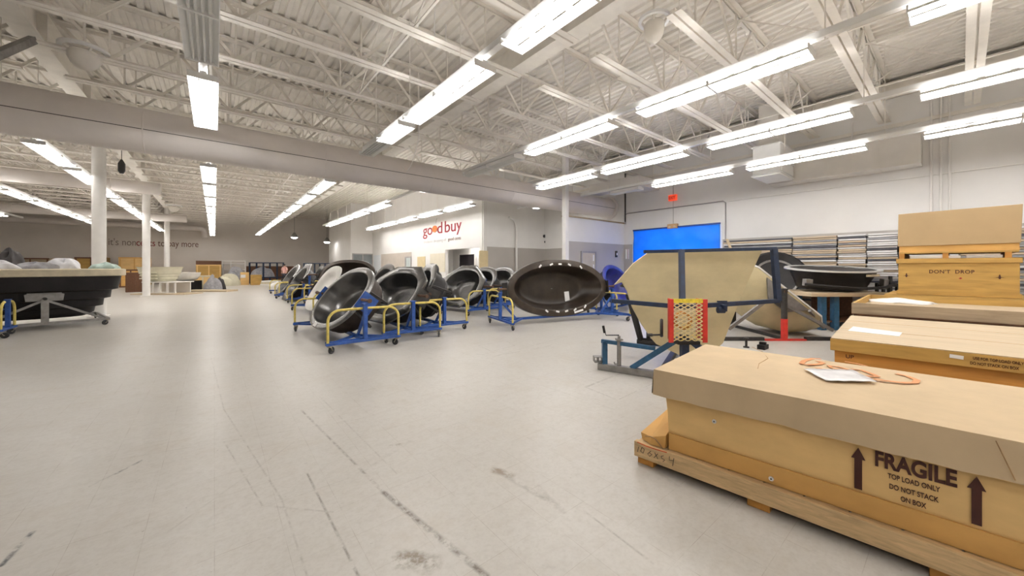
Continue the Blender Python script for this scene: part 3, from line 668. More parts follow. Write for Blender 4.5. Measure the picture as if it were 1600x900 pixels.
def make_mould(name, label, outline, hole, depth, mats, loc, yaw, tilt, pz, L, hx=0.0, hy=0.0, lip=.05, seat=.0, plate=None, frame=True, group=None, prof=None, side=1):
    """mats: rim, basin, shell"""
    root = thing(name, label, 'mould', (loc[0], loc[1], pz), 0, group)
    # trolley frame: spine = local y, open face toward local -x
    cy_, sy_ = math.cos(yaw), math.sin(yaw)
    def yw(p): return Vector((p[0]*cy_-p[1]*sy_, p[0]*sy_+p[1]*cy_, p[2]))
    c, s = math.cos(tilt), math.sin(tilt)
    ax, v, n = yw((0,-1,0)), yw((c*side,0,s)), yw((-s*side,0,c))
    if side < 0: ax = -ax
    root.rotation_euler = Matrix((ax, v, n)).transposed().to_euler()
    rim, bas, shl = mats
    # flange with rolled lip
    f = MB(); R = [ring(hole, -.012, 1.0, 0, hx, hy), ring(hole, 0, 1.0, .018, hx, hy), ring(outline, 0, 1, -.02), ring(outline, -.012, 1, 0), ring(outline, -lip, 1, 0), ring(outline, -lip, 1, -.03), ring(outline, -.02, 1, -.03), ring(hole, -.03, 1, .02, hx, hy)]
    f.loft(R+[R[0]], False, False).build('flange', rim, root, smooth=35)
    prof = prof or [(1.0, .015), (.985, .08), (.95, .22), (.90, .45), (.84, .70), (.76, .88), (.64, .97), (.45, 1.0), (.2, 1.0), (.02, 1.0)]
    def zf(x, y): 
        if not seat: return 0
        u = max(0, min(1, (x-.10)/.5)); return seat*u*u*(3-2*u)
    inn = [ring(hole, -d*depth if i else -.012, k, 0, hx, hy, (zf if d > .6 else None)) for i, (k, d) in enumerate(prof)]
    out = [ring(hole, -d*depth-.03, k, .02, hx, hy, (zf if d > .6 else None)) for k, d in reversed(prof)]
    MB().loft(inn+out+[inn[0]], False, False).build('basin', bas, root, smooth=50)
    # outer shell with stiffening ribs
    sh = MB(); k0 = [(1.0, .05), (1.0, .35), (.96, .36), (.96, .62), (.91, .63), (.91, .86), (.82, .93), (.80, 1.08), (.5, 1.1)]
    so = [ring(hole, -d*depth-.035, k, .05, hx, hy) for k, d in k0]
    si = [ring(hole, -d*depth-.035, k, .03, hx, hy) for k, d in reversed(k0)]
    sh.loft(so+si+[so[0]], False, False).build('outer_shell', shl, root, smooth=35)
    if frame:
        g = MB(); zb = -depth*1.1-.09; ea = hole(0)*.9
        for yy in (-.28, .28):
            g.beam((-ea, yy, zb), (ea, yy, zb), .05, .05)
            for sx in (-1, 1): g.beam((sx*ea, yy, zb), (sx*(outline(0)-.06), yy*.8, -.06), .04, .04)
        for sx in (-.5, 0, .5): g.beam((sx*ea, -.34, zb), (sx*ea, .34, zb), .04, .04)
        g.build('support_frame', M['darksteel'], root)
    xa = outline(0)
    for sx in (-1, 1):
        p = MB().box((sx*(xa+.035), .0, -.12), (.02, .34, .34)).beam((sx*(xa+.03), -.1, -.10), (sx*(xa-.10), -.1, -.07), .06, .03).beam((sx*(xa+.03), .1, -.10), (sx*(xa-.10), .1, -.07), .06, .03)
        p.build('pivot_plate', plate or M['darksteel'], root, bevel=.003)
        MB().cyl((sx*(xa+.02), 0, 0), (sx*(L/2+.05), 0, 0), .028, 14).cyl((sx*(L/2+.03), 0, 0), (sx*(L/2+.06), 0, 0), .04, 14).build('pivot_pin', M['rust'], root, smooth=40)
    return root
R_ = math.radians
GT = None
def station(x, y, yaw, tlabel, L=2.95, W=1.26, ph=.82, **k):
    t = make_trolley(tlabel, L, W, ph, seed=int(abs(x*31+y*17)), **k); t.location = (x, y, 0); t.rotation_euler = (0, 0, yaw); return t
OCT = octo(1.16, .78, 1.75, 1.16); OVAL = ell(.95, .58, 2.3)
SIL = (M['silver_rim'], M['silver'], M['brown']); SILB = (M['silver'], M['silver'], M['black']); DUL = (M['silver'], M['silver_dark'], M['black'])
# front row of the cluster
station(2.10, 8.31, R_(1), W=1.32, ph=.86, tlabel='blue trolley with yellow hoops carrying the oval silver mould nearest the aisle')
m1 = make_mould('tub_mould', 'oval silver tub mould with bright rim tilted on the trolley nearest the aisle', ell(1.12, .78, 2.2), ell(.98, .65, 2.25), .44, SIL, (2.06, 8.31), R_(5), R_(52), .88, 2.95, lip=.07, plate=M['blue'])
MB().box((-.12, -.715, .006), (.19, .085, .006), Matrix.Rotation(R_(-3), 3, 'Z')).build('paper_tag', M['paper'], m1)
station(3.29, 8.62, R_(-4), W=1.26, tlabel='blue trolley with yellow hoops carrying the six sided silver mould behind the front oval')
make_mould('tub_mould', 'grey silver mould with clipped corners and deep oval basin beside the front oval mould', OCT, OVAL, .46, SILB, (3.29, 8.62), R_(7), R_(54), .88, 2.95, seat=.12)
station(4.14, 9.0, R_(-1), W=1.26, tlabel='blue trolley with yellow hoops, third from the aisle in the front row')
make_mould('tub_mould', 'silver mould seen almost edge on, third from the aisle in the front row', OCT, OVAL, .46, SILB, (4.14, 9.0), R_(-15), R_(64), .88, 2.95, seat=.10)
station(6.62, 10.98, R_(0), 'blue trolley with yellow hoops under the pale octagonal mould below the dark doorway')
make_mould('tub_mould', 'pale grey octagonal mould with rounded basin below the dark doorway', octo(1.10, .82, 1.45, 1.12), ell(.84, .62, 2.2), .48, (M['silver_rim'], M['silver'], M['black']), (6.62, 10.98), R_(12), R_(58), .86, 2.95, seat=.12)
# the big dark oval
a5 = math.atan2(-.230, .973); c5 = (7.31, 6.88); yaw5 = a5+math.pi/2
station(*c5, yaw5, 'blue trolley with yellow hoops carrying the big dark brown oval mould', L=3.60, W=1.5, ph=.88)
m5 = make_mould('tub_mould', 'big dark brown oval mould facing the viewer with white tags round its rim', ell(1.58, .775, 2.05), ell(1.40, .60, 2.05), .46, (M['brown_rim'], M['brown_in'], M['brown']), c5, yaw5, R_(84), .935, 3.60, lip=.14,
    prof=[(1.0, .015), (.98, .12), (.93, .35), (.86, .62), (.79, .86), (.73, .97), (.66, 1.0), (.45, 1.0), (.2, 1.0), (.02, 1.0)])
for k, th in enumerate((62, 88, 112, 136, 38, 232, 258, 283, 305, 325)):
    t_ = R_(th); r_ = ell(1.45, .645)(t_); 
    MB().box((r_*math.cos(t_), r_*math.sin(t_), .004), (.10, .045, .008), Matrix.Rotation(t_+math.pi/2, 3, 'Z')).build('tag', M['paper'], m5)
MB().box((.50, -.24, -.454), (.16, .28, .006), Matrix.Rotation(R_(4), 3, 'Z')).build('paper_tag', M['paper'], m5)
MB().box((.55, -.665, .006), (.30, .05, .006), Matrix.Rotation(R_(11), 3, 'Z')).build('paper_tag', M['paper'], m5)
# rows behind
station(2.72, 13.1, R_(2), 'blue trolley with yellow hoops carrying the white faced mould')
make_mould('tub_mould', 'white faced oval mould standing behind the front oval silver mould', ell(1.0, .82, 2.6), ell(.82, .62, 2.4), .16, (M['white_gel'], M['white_gel'], M['silver_dark']), (2.72, 13.1), R_(2), R_(58), .84, 2.95)
station(4.3, 12.5, R_(-4), 'blue trolley with yellow hoops behind the six sided silver mould')
make_mould('tub_mould', 'brown edged mould in the second row behind the six sided silver mould', ell(1.1, .86, 2.3), ell(.92, .66, 2.3), .45, (M['brown_rim'], M['silver_dark'], M['brown']), (4.3, 12.5), R_(-4), R_(64), .84, 2.95)
station(5.35, 12.7, R_(-2), 'blue trolley with yellow hoops in the second row left of the octagonal mould')
make_mould('tub_mould', 'grey mould mostly hidden in the second row left of the octagonal mould', OCT, OVAL, .46, DUL, (5.35, 12.7), R_(-2), R_(60), .84, 2.95)
station(7.75, 11.6, R_(1), 'blue trolley with yellow hoops right of the octagonal mould')
make_mould('tub_mould', 'silver mould with open basin just right of the octagonal mould', ell(.98, .80, 2.4), ell(.80, .60, 2.3), .46, SILB, (7.75, 11.6), R_(1), R_(58), .83, 2.95)
station(8.85, 12.0, R_(0), 'blue trolley with yellow hoops behind the left end of the big dark oval mould')
make_mould('tub_mould', 'grey oval mould whose rim shows above the left end of the big dark oval', ell(1.05, .86, 2.2), ell(.88, .66, 2.2), .45, DUL, (8.85, 12.0), 0, R_(52), .84, 2.95)
station(4.35, 16.3, R_(62), ph=1.15, tlabel='blue trolley with yellow hoops far behind the front oval mould')
make_mould('tub_mould', 'tall dark mould whose long curved rim rises behind the front oval mould', ell(1.1, .86, 2.3), ell(.94, .7, 2.3), .5, (M['brown_rim'], M['brown_in'], M['black']), (4.35, 16.3), R_(62), R_(48), 1.18, 2.95, lip=.16)
station(7.1, 14.9, R_(-3), 'blue trolley with yellow hoops in the third row below the big red lettering')
make_mould('tub_mould', 'dark rimmed mould in the third row below the big red lettering', ell(1.05, .9, 2.3), ell(.86, .68, 2.3), .45, (M['black'], M['silver_dark'], M['black']), (7.1, 14.9), R_(-3), R_(62), .86, 2.95, lip=.1)
# the blue faced mould by the tarp
ax_ = R_(-62); cB = (10.7, 7.35)
station(*cB, R_(100), 'blue trolley at the low screen wall behind the beige panel', L=2.6, W=1.1, ph=.85)
make_mould('tub_mould', 'blue faced oval mould between the big dark oval and the beige panel', ell(.95, .72, 2.1), ell(.80, .58, 2.1), .4, (M['blue_gel'], M['blue_gel'], M['black']), cB, R_(100), R_(64), .93, 2.6)
# group down the aisle
for (x, y, kind, tl, ml) in ((2.86, 18.95, 0, 'blue trolley with yellow hoops, nearer of the two far down the aisle', 'silver mould with oval basin, nearer of the two far down the aisle'),
        (3.05, 22.95, 1, 'blue trolley with yellow hoops, farther of the two far down the aisle', 'dull oval mould, farther of the two far down the aisle')):
    station(x, y, R_(2), tl)
    if kind == 0: make_mould('tub_mould', ml, octo(1.05, .95, 1.5, 1.35), ell(.84, .70, 2.2), .45, SILB, (x, y), R_(2), R_(58), .84, 2.95)
    else: make_mould('tub_mould', ml, ell(1.05, .95, 2.3), ell(.88, .75, 2.3), .42, (M['silver_rim'], M['silver_dark'], M['black']) if kind == 1 else SILB, (x, y), R_(2), R_(58), .84, 2.95)
for (x, y, ml, tl) in ((4.25, 19.6, 'dark mould on its trolley beside the nearer far aisle mould', 'blue trolley right of the nearer trolley far down the aisle'), (4.5, 23.4, 'dark mould on its trolley beside the farther far aisle mould', 'blue trolley right of the farther trolley far down the aisle')):
    station(x, y, R_(-3), tl)
    make_mould('tub_mould', ml, OCT, OVAL, .46, (M['silver_dark'], M['silver_dark'], M['black']), (x, y), R_(-3), R_(66), .84, 2.95)

# ------------------------------------------------------------------ black mould with cream rim on the grey trolley, far left
u2 = Vector((.967, .255, 0)); LM = thing('mould_trolley', 'long grey trolley carrying the black mould with the cream rim at far left', 'trolley', (-3.40, 14.80, 0), math.atan2(.255, .967))
def gl(px, *a): pass
g = MB()
for s in (-1, 1): g.beam((-1.0, s*1.05, .15), (1.05, s*1.05, .15), .05, .06)
for s in (-1, 1): g.beam((s*1.02, -1.05, .15), (s*1.02, 1.05, .15), .05, .06)
g.build('base_rail', M['grey_steel'], LM)
for s in (-1, 1):
    MB().bb(-.06, .06, s*1.05-.05, s*1.05+.05, .18, .72).build('post', M['grey_steel'], LM)
    MB().beam((-.02, s*1.05, .70), (-.92, s*1.05, .18), .05, .05).beam((.02, s*1.05, .70), (.92, s*1.05, .18), .05, .05).build('brace', M['grey_steel'], LM)
for sx in (-1, 1):
    for sy in (-1, 1):
        k_ = RZ_; caster(LM, sx*1.0, sy*1.05, sx*.9+sy*.4)
bm_ = thing('tub_mould', 'black ribbed mould with thick cream rim lying level at far left', 'mould', (-3.40, 14.80, 0), math.atan2(.255, .967))
def rr(a, b, n, z, off=0): f = ell(a, b, n); return ring(f, z, 1, off)
sh = MB(); P_ = [(a_, b_, .22+(z_-.22)*1.14) for a_, b_, z_ in [(.70, .55, .22), (.86, .66, .30), (.88, .68, .42), (1.02, .75, .44), (1.04, .77, .60), (1.16, .82, .62), (1.18, .84, .80), (1.30, .88, .82), (1.36, .92, 1.10), (1.36, .92, 1.14)]]
sh.loft([rr(a, b, 3.2, z) for a, b, z in P_]).build('outer_shell', M['black'], bm_, smooth=30)
rb = MB()
for z, a, b in ((.665, 1.06, .79), (.893, 1.20, .86), (.46, .90, .70)): rb.loft([rr(a, b, 3.2, z-.012), rr(a+.02, b+.02, 3.2, z), rr(a, b, 3.2, z+.012)], False, False)
rb.build('rib', M['brown'], bm_, smooth=30)
MB().loft([rr(1.42, .97, 3.6, 1.26), rr(1.44, .99, 3.6, 1.28), rr(1.44, .99, 3.6, 1.43), rr(1.41, .96, 3.6, 1.45), rr(1.30, .86, 3.6, 1.45), rr(1.28, .84, 3.6, 1.30)]).build('cream_rim', M['cream'], bm_, smooth=30)
for s in (-1, 1):
    MB().prism([(-.28, -.06), (.28, -.06), (.30, .10), (.24, .12), (-.24, .12), (-.30, .10), (-.20, -.16), (.2, -.16)][:6], lambda a, b_: (a, s*.98, .74+b_), lambda a, b_: (a, s*.955, .74+b_)).bb(-.26, .26, min(s*.98, s*.80), max(s*.98, s*.80), .84, .87).build('pivot_plate', M['grey_steel'], bm_)
    MB().cyl((0, s*.95, .74), (0, s*1.13, .74), .035, 12).build('pivot_pin', M['darksteel'], bm_)
# things lying on it
def heap(c, rx, ry, hz, m, name, label, cat, seed, yaw=0):
    rnd = random.Random(seed); ph = [rnd.uniform(0, 6.28) for _ in range(8)]; b = MB(); nr, ns = 10, 28; rings = []
    for k in range(nr):
        t = k/(nr-1); r = math.cos(t*math.pi/2)**.7; zz = math.sin(t*math.pi/2)
        row = []
        for i in range(ns):
            a = 2*math.pi*i/ns; w_ = 1+.16*math.sin(3*a+ph[0])+.11*math.sin(5*a+ph[1]+t*3)+.07*math.sin(9*a+ph[2]-t*4)
            row.append((rx*r*w_*math.cos(a), ry*r*w_*math.sin(a), max(.0, hz*zz*(1+.22*math.sin(2*a+ph[3]+t*2)+.12*math.sin(4*a+ph[4])))))
        rings.append(row)
    b.loft(rings); o = b.build(name, m, None, smooth=70); o.location = c; o.rotation_euler = (0, 0, yaw); return tag(o, label, cat)
def onm(x, y, z=1.452): c_, s_ = .967, .255; return (-3.40+x*c_-y*s_, 14.80+x*s_+y*c_, z)
heap(onm(-1.05, .1), .32, .34, .26, M['cloth_grey'], 'cloth_heap', 'grey cloth heap on the left end of the cream rimmed mould', 'cloth', 1)
heap(onm(-.50, .3), .20, .22, .42, M['cloth_dark'], 'sheet_heap', 'black crumpled sheet standing on the cream rimmed mould', 'sheet', 2)
heap(onm(-.62, -.5), .26, .16, .16, M['cloth_white'], 'cloth_heap', 'white cloth lying in front of the black crumpled sheet', 'cloth', 3)
heap(onm(-.12, -.3), .30, .22, .15, M['cloth_grey'], 'cloth_heap', 'flat grey cloth in the middle of the cream rimmed mould', 'cloth', 4)
heap(onm(.36, .25), .30, .26, .24, M['cloth_white'], 'sheet_heap', 'pale sheet heap left of the first round column', 'sheet', 5)
heap(onm(1.05, -.3), .26, .34, .14, M['teal_bag'], 'plastic_bag', 'pale green plastic bag on the right end of the cream rimmed mould', 'bag', 6)
# blue trolley with hoops at the left edge, half in frame
station(-4.62, 13.0, R_(92), 'blue trolley with yellow hoops cut by the left edge', L=2.3, W=.86)
tr_ = MB()
for k in range(4): tr_.box((0, 0, .42+k*.075), (1.2-.05*k, .62, .05), Matrix.Rotation(.04*k, 3, 'Z'))
st0 = None
for k in range(4):
    o = MB().box((0, 0, 0), (1.1-.06*k, .6, .06)).build('cream_slab', (M['cream'], M['cloth_grey'], M['cream_tub'], M['cream'])[k], None, bevel=.01)
    o.location = (-4.25, 13.0, .235+k*.07); o.rotation_euler = (0, 0, .03+.03*k); tag(o, ('lowest', 'second', 'third', 'topmost')[k]+' slab stacked on the blue trolley at the left edge', 'slab', 'slabs on the trolley at the left edge')
# ------------------------------------------------------------------ lettering
def text(name, s, size, m, parent, origin, ex, ey, ez, extrude=.0015, align='LEFT', bold=0.0, squash=1.0, shear=0, spacing=1.0):
    cu = bpy.data.curves.new(name, 'FONT'); cu.body = s; cu.size = size; cu.extrude = extrude; cu.align_x = align; cu.offset = bold; cu.shear = shear; cu.space_character = spacing
    tmp = bpy.data.objects.new(name, cu); COL.objects.link(tmp)
    bpy.context.view_layer.update()
    me = bpy.data.meshes.new_from_object(tmp.evaluated_get(bpy.context.evaluated_depsgraph_get()))
    bpy.data.objects.remove(tmp); o = bpy.data.objects.new(name, me); COL.objects.link(o); me.materials.clear(); me.materials.append(m)
    mw = Matrix((Vector(ex)*squash, Vector(ey), Vector(ez))).transposed().to_4x4(); mw.translation = Vector(origin)
    me.transform(mw)                            # geometry given in the parent's own frame
    if parent is not None: o.parent = parent
    return o
# ------------------------------------------------------------------ near carton on its pallet
O_ = Vector((2.50, 1.585, 0)); U = Vector((.112, -.9937, 0)); Wd = Vector((.9975, .07, 0)).normalized(); Z3 = Vector((0,0,1))
def bp(s, a, z): return O_ + U*s + Wd*a + Z3*z
def quadprism(mb, s0, s1, a0, a1, z0, z1):
    vs = [bp(s, a, z) for s in (s0, s1) for a in (a0, a1) for z in (z0, z1)]
    return mb.add(vs, [(0,1,3,2), (4,6,7,5), (0,4,5,1), (2,3,7,6), (0,2,6,4), (1,5,7,3)])
LEN, WID = 2.85, 1.30
pal = thing('pallet', 'wooden pallet under the big cardboard carton in front', 'pallet')
sr = MB(); quadprism(sr, 0, LEN, 0, .045, .052, .166); sr.build('side_board', M['wood'], pal, bevel=.004)
sr = MB(); quadprism(sr, 0, LEN, WID-.045, WID, .052, .166); sr.build('side_board', M['wood'], pal, bevel=.004)
sr = MB(); quadprism(sr, 0, .04, .047, WID-.047, .052, .150); quadprism(sr, LEN-.04, LEN, .047, WID-.047, .052, .150); sr.build('end_board', M['wood'], pal, bevel=.004)
sr = MB()
for k in range(14): quadprism(sr, .045+k*.196, .045+k*.196+.185, .047, WID-.047, .140, .164)
sr.build('deck_board', M['wood'], pal)
for s0 in (.02, .74, 1.50, 2.30):
    for a0 in (.02, .62, 1.16):
        f_ = MB(); quadprism(f_, s0, s0+.12, a0, a0+.10, 0, .052); f_.build('foot', M['ply_dark'], pal, bevel=.004)
def onface(a):                                  # pixel -> (s, z) on the carton's long side at offset a
    def f(px, py):
        t = (px-800)/FPX; e = Vector((FX+RX*t, FY+RY*t, 0)); o = O_+Wd*a
        # o + U s = e d
        det = U.x*(-e.y) - U.y*(-e.x); s = (-o.x*(-e.y) + o.y*(-e.x))/det; d = (o + U*s).dot(Vector((FX, FY, 0)))
        return s, H-(py-HORIZON)*d/FPX
    return f
def hw(pts, name, m, parent, a, r):             # handwriting on the side board: pixel strokes laid on the face
    f = onface(a); b = MB()
    for st in pts: b.tube([bp(s, a-.001, z) for s, z in (f(*p) for p in st)], r, 5)
    return b.build(name, m, parent)
hw([[(998,698),(996,706)], [(1003,699),(1001,705),(1005,708),(1007,702),(1003,699)], [(1017,705),(1012,709),(1015,713),(1019,710),(1015,708)], [(1023,707),(1028,717)], [(1028,709),(1022,715)], [(1037,712),(1033,713),(1034,716),(1039,719),(1036,721)], [(1046,713),(1046,719),(1052,720)], [(1053,716),(1051,728)]], 'handwriting', M['marker'], pal, 0, .0022)
hw([[(996,690.5),(1010,697),(1025,702),(1042,707)]], 'red_stroke', M['redmark'], pal, 0, .004)
car = thing('carton', 'big closed cardboard carton marked FRAGILE on the pallet in front', 'carton')
a0, a1 = .075, WID-.075; s0, s1 = .235, LEN-.10
bd = MB(); zs = [.17, .40, .66]
bd.loft([[bp(s0, a0, .17), bp(s1, a0, .17), bp(s1, a1, .17), bp(s0, a1, .17)], [bp(s0-.01, a0-.004, .42), bp(s1, a0-.012, .42), bp(s1, a1, .42), bp(s0-.01, a1, .42)], [bp(s0-.045, a0, .70), bp(s1, a0, .70), bp(s1, a1, .70), bp(s0-.045, a1, .70)]]).build('body', M['card'], car)
bd = MB(); quadprism(bd, s0+.005, s1+.015, a0-.022, a0-.008, .168, .283); bd.build('base_band', M['card_band'], car)
# lid: top sheet and hanging skirts
L0, L1, LA0, LA1, LZ = .14, LEN-.02, .03, WID-.04, .735
ld = MB()
def lp(s, a, z): 
    k = (a-LA0)/(LA1-LA0); return bp(s + (-.06*k if s < 1 else 0), a, z)
nx = 30; top = []
for i in range(nx+1):
    s = L0+(L1-L0)*i/nx; row = []
    for j in range(13):
        a = LA0+(LA1-LA0)*j/12; e = math.sin(math.pi*j/12)*math.sin(math.pi*i/nx)
        row.append(lp(s, a, LZ - .012*e + .004*math.sin(s*5+a*7)*e))
    top.append(row)
ld.loft(top, False, False, wrap=False)
def skirt(p, q, drop, nrm, n=24):
    r0, r1, r2, r3 = [], [], [], []
    for i in range(n+1):
        k = i/n; P0 = p.lerp(q, k); wv = .006*math.sin(k*17)+.004*math.sin(k*41)
        r0.append(P0); r1.append(P0+nrm*(.010+wv*.3)-Z3*drop*.5); r2.append(P0+nrm*(.016+wv)-Z3*(drop+.004*math.sin(k*60))); r3.append(P0-nrm*.006+nrm*(.012+wv)-Z3*drop)
    ld.loft([r0, r1, r2, r3, [x-nrm*.006 for x in r0]], False, False, wrap=False)
skirt(lp(L0, LA0, LZ), lp(L1, LA0, LZ), .182, -Wd)
skirt(lp(L0, LA1, LZ), lp(L1, LA1, LZ), .182, Wd)
skirt(lp(L0, LA0, LZ), lp(L0, LA1, LZ), .182, -U); skirt(lp(L1, LA0, LZ), lp(L1, LA1, LZ), .182, U)
lid = ld.build('lid', M['card_top'], car, smooth=50)
fo = onface(LA0-.02)
s_, z_ = fo(1556, 690); cr = MB()
cr.tube([bp(s_+.004*k, LA0-.018, .725-.012*k+.0*k) for k in range(14)], .0022, 5); cr.build('lid_tear', M['card_edge'], lid)
cr = MB()
def ont(px, py): p = PZ(px, py, LZ-.004); return p
cr.tube([ont(*p) for p in ((1175,542),(1192,550),(1200,560),(1186,568),(1184,576))], .0022, 5)
cr.tube([ont(*p) for p in ((1082,555),(1092,566))], .0016, 5); cr.build('lid_crease', M['card_edge'], lid)
# spray paint on the lid
def flat_stroke(pts, wd, z, name, m, parent):
    b = MB(); q = [PZ(px, py, z) for px, py in pts]; pr = []
    for i, p in enumerate(q):
        t_ = (q[min(i+1, len(q)-1)]-q[max(i-1, 0)]).normalized(); sd = Vector((-t_.y, t_.x, 0)); pr.append((p-sd*wd/2, p+sd*wd/2))
    b.loft([[a, c, c+Z3*.001, a+Z3*.001] for a, c in pr]); return b.build(name, m, parent)
zt = LZ+.001
flat_stroke([(1283,561),(1270,560),(1256,564),(1252,568),(1262,570),(1280,569),(1286,567),(1277,564)], .035, zt, 'spray_mark', M['spray'], lid)
flat_stroke([(1274,575),(1284,575.5)], .02, zt, 'spray_mark', M['spray'], lid)
flat_stroke([(1292,571),(1310,573),(1325,577),(1312,577),(1300,575),(1296,572)], .025, zt, 'spray_mark', M['spray'], lid)
flat_stroke([(1330,577),(1345,578),(1362,584),(1372,588),(1352,588)], .03, zt, 'spray_mark', M['spray'], lid)
flat_stroke([(1365,592),(1385,595),(1410,598),(1430,598),(1433,594),(1418,588),(1400,584)], .034, zt, 'spray_mark', M['spray'], lid)
flat_stroke([(1320,565),(1338,568),(1354,572)], .02, zt, 'spray_mark', M['spray'], lid)
# clear sleeve with papers on the lid
q = [PZ(px, py, LZ) for px, py in ((1256,577), (1290,596), (1370,597.5), (1332,579))]
pb = MB(); rows = []
for i in range(9):
    row = []
    for j in range(7):
        p = q[0].lerp(q[1], j/6).lerp(q[3].lerp(q[2], j/6), i/8); row.append(p+Z3*(.004+.005*abs(math.sin(i*1.3+j*.9))))
    rows.append(row)
pb.loft(rows, False, False, wrap=False); o = pb.build('document_pouch', mat('glossy_paper', (.80,.79,.80), .18, 0, .12, 9), None, smooth=40); tag(o, 'white crinkled document pouch lying on the big carton lid', 'paper')
sm_ = o.modifiers.new('solid', 'SOLIDIFY'); sm_.thickness = .002
# printing on the long side
A_ = a0-.012; f = onface(A_); N_ = Vector((-U.y*0+U.y, -U.x, 0)); N_ = U.cross(Z3)
def pt(px, py): return f(px, py)
def prt(s, z, txt, size, name, squash=1.0, bold=.0, align='LEFT', spacing=1.0):
    return text(name, txt, size, M['ink'], car, bp(s, A_-.002, z), U, Z3, N_, .0008, align, bold, squash, 0, spacing)
sF, zF = pt(1366, 727); sE, zE = pt(1494, 758)
def fit(txt, s_a, s_b, z, hgt, name, bold):
    size = hgt/.70; o = prt(0, 0, txt, size, name, 1.0, bold); xs = [v.co.dot(U) for v in o.data.vertices]; wdt = max(xs)-min(xs)
    bpy.data.objects.remove(o); k = (s_b-s_a)/wdt
    return prt(s_a, z, txt, size, name, k, bold)
zr = .5*(pt(1366, 727.5)[1]+pt(1490, 758)[1]); hF = pt(1366, 705)[1]-pt(1366, 727.5)[1]
fit('FRAGILE', sF, sE, zr, hF, 'printed_word', .0035)
s1_, z1_ = pt(1387, 748.5); s2_, z2_ = pt(1469, 768); fit('TOP LOAD ONLY', s1_, s2_, (z1_+z2_)/2+.002, .025, 'printed_line', .0006)
s1_, z1_ = pt(1389, 764); s2_, z2_ = pt(1466, 784.5); fit('DO NOT STACK', s1_, s2_, (z1_+z2_)/2+.002, .025, 'printed_line', .0006)
s1_, z1_ = pt(1407, 784); s2_, z2_ = pt(1447, 794); fit('ON BOX', s1_, s2_, (z1_+z2_)/2+.002, .025, 'printed_line', .0006)
def arrow(pc, ptop, pbot, hwid):
    s, zt_ = pt(pc, ptop); _, zb_ = pt(pc, pbot); hh = .062
    p2 = [(s-hwid*.55, zb_), (s+hwid*.55, zb_), (s+hwid*.55, zt_-hh), (s+hwid, zt_-hh), (s, zt_), (s-hwid, zt_-hh), (s-hwid*.55, zt_-hh)]
    MB().prism(p2, lambda a, z: bp(a, A_-.001, z), lambda a, z: bp(a, A_-.003, z)).build('printed_arrow', M['ink'], car)
arrow(1341, 699, 764, .028); arrow(1526, 744, 820, .028)
for px, py in ((1116, 658.5), (1205, 748)):
    s, z = onface(a0-.014 if px < 1150 else a0-.024)(px, py); aa = a0-.012 if px < 1150 else a0-.022
    MB().cyl(bp(s, aa, z), bp(s, aa-.005, z), .0135, 18).build('washer', M['paper'], car)
    MB().cyl(bp(s, aa-.005, z), bp(s, aa-.009, z), .0045, 10).build('screw_head', M['darksteel'], car)
# torn cardboard flap on the pallet end
fl = MB(); pts = [bp(.03, .10, .19), bp(.20, .03, .172), bp(.232, .06, .20), bp(.20, .5, .30), bp(.06, .55, .28)]
fl.prism([(0,0)], lambda a,b: (0,0,0), lambda a,b: (0,0,0)) if False else None
def sheet(ps, th, name, m, parent):
    n = (ps[1]-ps[0]).cross(ps[2]-ps[0]).normalized(); return MB().loft([ps, [p+n*th for p in ps]]).build(name, m, parent)
tf = MB().loft([[bp(.035,.06,.172), bp(.12,.02,.170), bp(.22,.035,.172), bp(.225,.5,.18), bp(.05,.5,.18)], [bp(.02,.07,.215), bp(.12,.035,.222), bp(.222,.045,.26), bp(.222,.5,.40), bp(.05,.5,.30)]])
tf.build('torn_flap', M['card_band'], car)
te = MB(); f3 = onface(.03)
te.tube([bp(.075,.03,.215), bp(.115,.028,.225), bp(.15,.026,.222), bp(.175,.02,.205), bp(.20,.018,.185), bp(.215,.016,.170)], .0045, 6)
te.build('torn_edge', M['card_edge'], car)
# ------------------------------------------------------------------ crates behind it
def crate(name, label, cat, c0, ex, L, Wc, bands, loc=True):
    """c0: near left corner on the ground, ex: long direction toward the viewer, bands: (part, z0, z1, inset, material)"""
    o = thing(name, label, cat, (c0[0], c0[1], 0), math.atan2(ex[1], ex[0]))
    for nm, z0, z1, ins, m in bands: MB().bb(ins, L-ins, ins, Wc-ins, z0, z1).build(nm, m, o, bevel=.004)
    return o
def up_(o): return o
# local x runs toward the viewer (-Y), local y runs to the right (+X)
e1 = Vector((.079, -.997, 0)).normalized()
C1 = crate('shipping_crate', 'low wooden crate with wide pale plywood lid behind the carton', 'crate', (4.75, .82), e1, 2.6, 2.43,
    [('skid', 0, .10, .05, M['wood']), ('side_wall', .10, .672, .03, M['ply_dark']), ('lid_frame', .674, .788, 0, M['ply']), ('lid_panel', .788, .797, .004, M['ply_pale'])])
ex_, ey_, ez_ = Vector((1,0,0)), Vector((0,0,1)), Vector((0,-1,0))
text('stencil', 'UP', .050, M['ink'], C1, (.11, .028, .610), ex_, ey_, ez_, .001, bold=.0006)
text('stencil', 'USE FOR TOP LOAD ONLY', .033, M['ink'], C1, (.885, -.002, .742), ex_, ey_, ez_, .001, squash=.62, bold=.0003)
text('stencil', 'DO NOT STACK ON BOX', .033, M['ink'], C1, (.87, -.002, .700), ex_, ey_, ez_, .001, squash=.62, bold=.0003)
MB().box((.80, -.003, .748), (.075, .004, .030), Matrix.Rotation(.06, 3, 'Y')).build('paper_tag', M['paper'], C1)
sc_ = MB()
for yy in (.82, 1.66): sc_.bb(.01, 2.59, yy, yy+.006, .7965, .798)
sc_.build('board_joint', M['ply_dark'], C1)
def onlid(px, py): p = PZ(px, py, .797); return p
q = [onlid(*p) for p in ((1325,517), (1333,510.5), (1410,520), (1405,526))]
